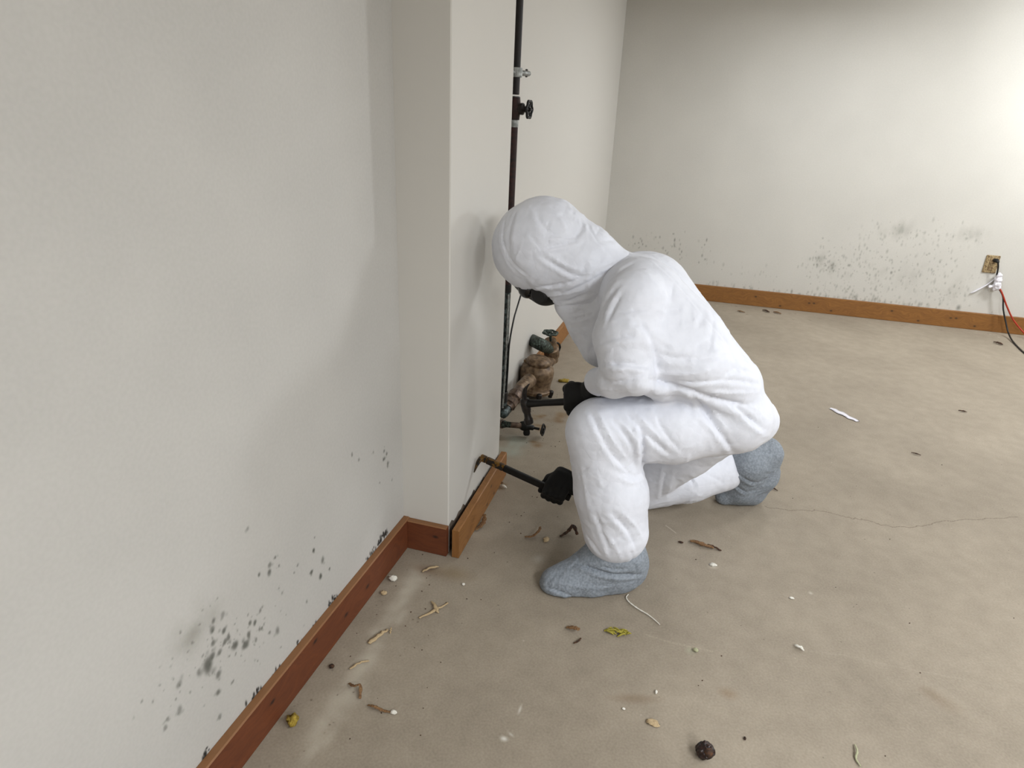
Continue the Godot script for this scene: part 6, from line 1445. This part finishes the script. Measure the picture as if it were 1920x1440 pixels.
	lump("paint_flake", "thin upright white flake between torn scrap and green pebble", "flake", Vector3(0.0500, 0.0000, -1.2739), Vector3(0.006, 0.005, 0.012), mats.flake, 22)
	lump("pebble", "pale green pebble right of the straw tuft", "pebble", Vector3(0.1399, 0.0000, -1.4497), Vector3(0.014, 0.009, 0.012), mats.straw_grey, 23)
	var nut := thing("nut_shell", "dark reddish brown nut shell near the bottom of the picture", "nut shell", Vector3(0.1689, 0.0000, -1.1302))
	var nc := Vector3(0.1689, 0.0000, -1.1302) + Vector3(0, 0.016, 0)
	var so := Soft.new()
	so.k = 0.006
	so.bone(nc + Vector3(-0.003, 0, 0), nc + Vector3(0.004, 0.003, 0), 0.0175, 0.016)
	so.bone(nc + Vector3(0.0, 0.012, -0.004), nc + Vector3(-0.004, 0.018, -0.006), 0.010, 0.005)
	so.cut_a.append(nc + Vector3(0.012, 0.016, 0.012)); so.cut_b.append(nc + Vector3(0.024, 0.022, 0.02)); so.cut_r.append(0.010)
	so.floor_y = 0.001
	so.fine = noise(50, 90.0, 2)
	so.fine_amp = 0.004
	obj("husk", so.mesh(0.0018), mats.nut, nut)
	var s := begin()
	lathe(s, nc + Vector3(0.004, 0.006, 0.006), Vector3(0.5, 0.6, 0.5), PackedVector2Array([Vector2(0, 0), Vector2(0.010, 0), Vector2(0.011, 0.008), Vector2(0.007, 0.0125), Vector2(0, 0.013)]), 12)
	obj("kernel", done(s), mats.chip_dark, nut)
	sliver("paper_strip", "narrow white paper strip on the floor behind the person", "paper strip", Vector3(0.7557, 0.0000, -3.4175), Vector3(0.8620, 0.0000, -3.2871), 0.046, 0.002, mats.film, 0.001, 24)
	sliver("dark_twig", "small dark twig by the right-hand cord near the back baseboard", "twig", Vector3(2.0702, 0.0000, -5.1683), Vector3(2.1141, 0.0000, -5.1235), 0.02, 0.012, mats.chip_dark, 0.004, 25)
	sliver("dark_twig", "dark twig at the foot of the back baseboard beyond the shoulders", "twig", Vector3(0.5330, 0.0000, -5.3647), Vector3(0.5781, 0.0000, -5.3178), 0.022, 0.012, mats.chip_dark, 0.004, 26)
	sliver("dark_twig", "paler twig just right of the dark one at the back baseboard", "twig", Vector3(0.6121, 0.0000, -5.3507), Vector3(0.6643, 0.0000, -5.3080), 0.018, 0.010, mats.dead_leaf, 0.004, 27)
	sliver("dark_twig", "flat brown twig left of the dark one at the back baseboard", "twig", Vector3(0.3395, 0.0000, -5.2565), Vector3(0.3908, 0.0000, -5.2300), 0.018, 0.008, mats.dead_leaf, 0.003, 28)
	sliver("dark_twig", "short twig on the floor right of the paper strip", "twig", Vector3(1.4082, 0.0000, -3.6445), Vector3(1.4429, 0.0000, -3.6368), 0.012, 0.006, mats.chip_dark, 0.002, 29)
	sliver("dark_twig", "short dark twig below and right of the paper strip", "twig", Vector3(1.0316, 0.0000, -3.0006), Vector3(1.0670, 0.0000, -2.9874), 0.008, 0.005, mats.chip_dark, 0.002, 31)
	sliver("dark_twig", "thin dark twig sticking out behind the raised rear shoe cover", "twig", Vector3(0.3765, 0.0000, -2.4494) + Vector3(0, 0.004, 0), Vector3(0.4230, 0.0000, -2.4282), 0.007, 0.006, mats.chip_dark, 0.002, 32)
	lump("yellow_leaf", "yellow leaf on the floor right of the water meter", "leaf", Vector3(-0.6168, 0.0000, -3.2462), Vector3(0.055, 0.014, 0.04), mats.foam, 33, 0.9)
	lump("yellow_leaf", "yellow leaf partly behind the upper glove", "leaf", Vector3(-0.5090, 0.0000, -3.2407), Vector3(0.05, 0.01, 0.04), mats.straw, 34, 0.9)
	lump("wood_chip", "reddish brown chip right of the far end of the loose board", "chip", Vector3(-0.6187, 0.0000, -2.0954), Vector3(0.022, 0.010, 0.016), mats.dead_leaf, 35, 0.7)
	sliver("paint_flake", "white flake tilted beside the reddish brown chip", "flake", Vector3(-0.6138, 0.0000, -2.0803), Vector3(-0.5856, 0.0000, -2.0658), 0.012, 0.005, mats.flake, 0.004, 36)
	curl("dry_stalk", "pale wispy stem at the bottom edge of the floor on the right", "stalk", [Vector3(0.5030, 0.0000, -1.2709), Vector3(0.5041, 0.0000, -1.2511) + Vector3(0, 0.003, 0), Vector3(0.4986, 0.0000, -1.2324), Vector3(0.5053, 0.0000, -1.2140)], 0.005, 0.003, mats.straw_grey)
	lump("dark_crumb", "dark crumb right of the nut shell", "crumb", Vector3(0.2584, 0.0000, -1.2061), Vector3(0.006, 0.005, 0.009), mats.chip_dark, 37)
	lump("pebble", "small grey pebble in the dust below the hook-shaped shaving", "pebble", Vector3(-0.7462, 0.0000, -1.0840), Vector3(0.014, 0.010, 0.012), mats.chip_dark, 38)
	lump("plaster_crumb", "small round white crumb left of the front shoe cover", "crumb", Vector3(-0.5436, 0.0000, -1.4920), Vector3(0.010, 0.006, 0.009), mats.flake, 39)
	# grit nobody could count
	var rng := RandomNumberGenerator.new()
	rng.seed = 90
	s = begin()
	for k in 150:
		var p := Vector3(rng.randf_range(-0.76, 1.6), 0.001, rng.randf_range(-3.2, -0.75))
		if k < 55: p = Vector3(rng.randf_range(-0.77, -0.45), 0.001, rng.randf_range(-2.1, -0.8))
		if k >= 55 and k < 85: p = Vector3(rng.randf_range(-0.75, -0.45), 0.001, rng.randf_range(-3.2, -2.0))
		var r := rng.randf_range(0.0006, 0.0017)
		bevel_box(s, Transform3D(Basis.from_euler(Vector3(0, rng.randf() * TAU, 0)), p), Vector3(r * 2.4, r * 1.4, r * 1.6), r * 0.3, r * 0.2, k)
	tag(obj("grit", done(s), mats.chip_dark), "fine dark grit scattered over the concrete floor", "grit", "", "stuff")
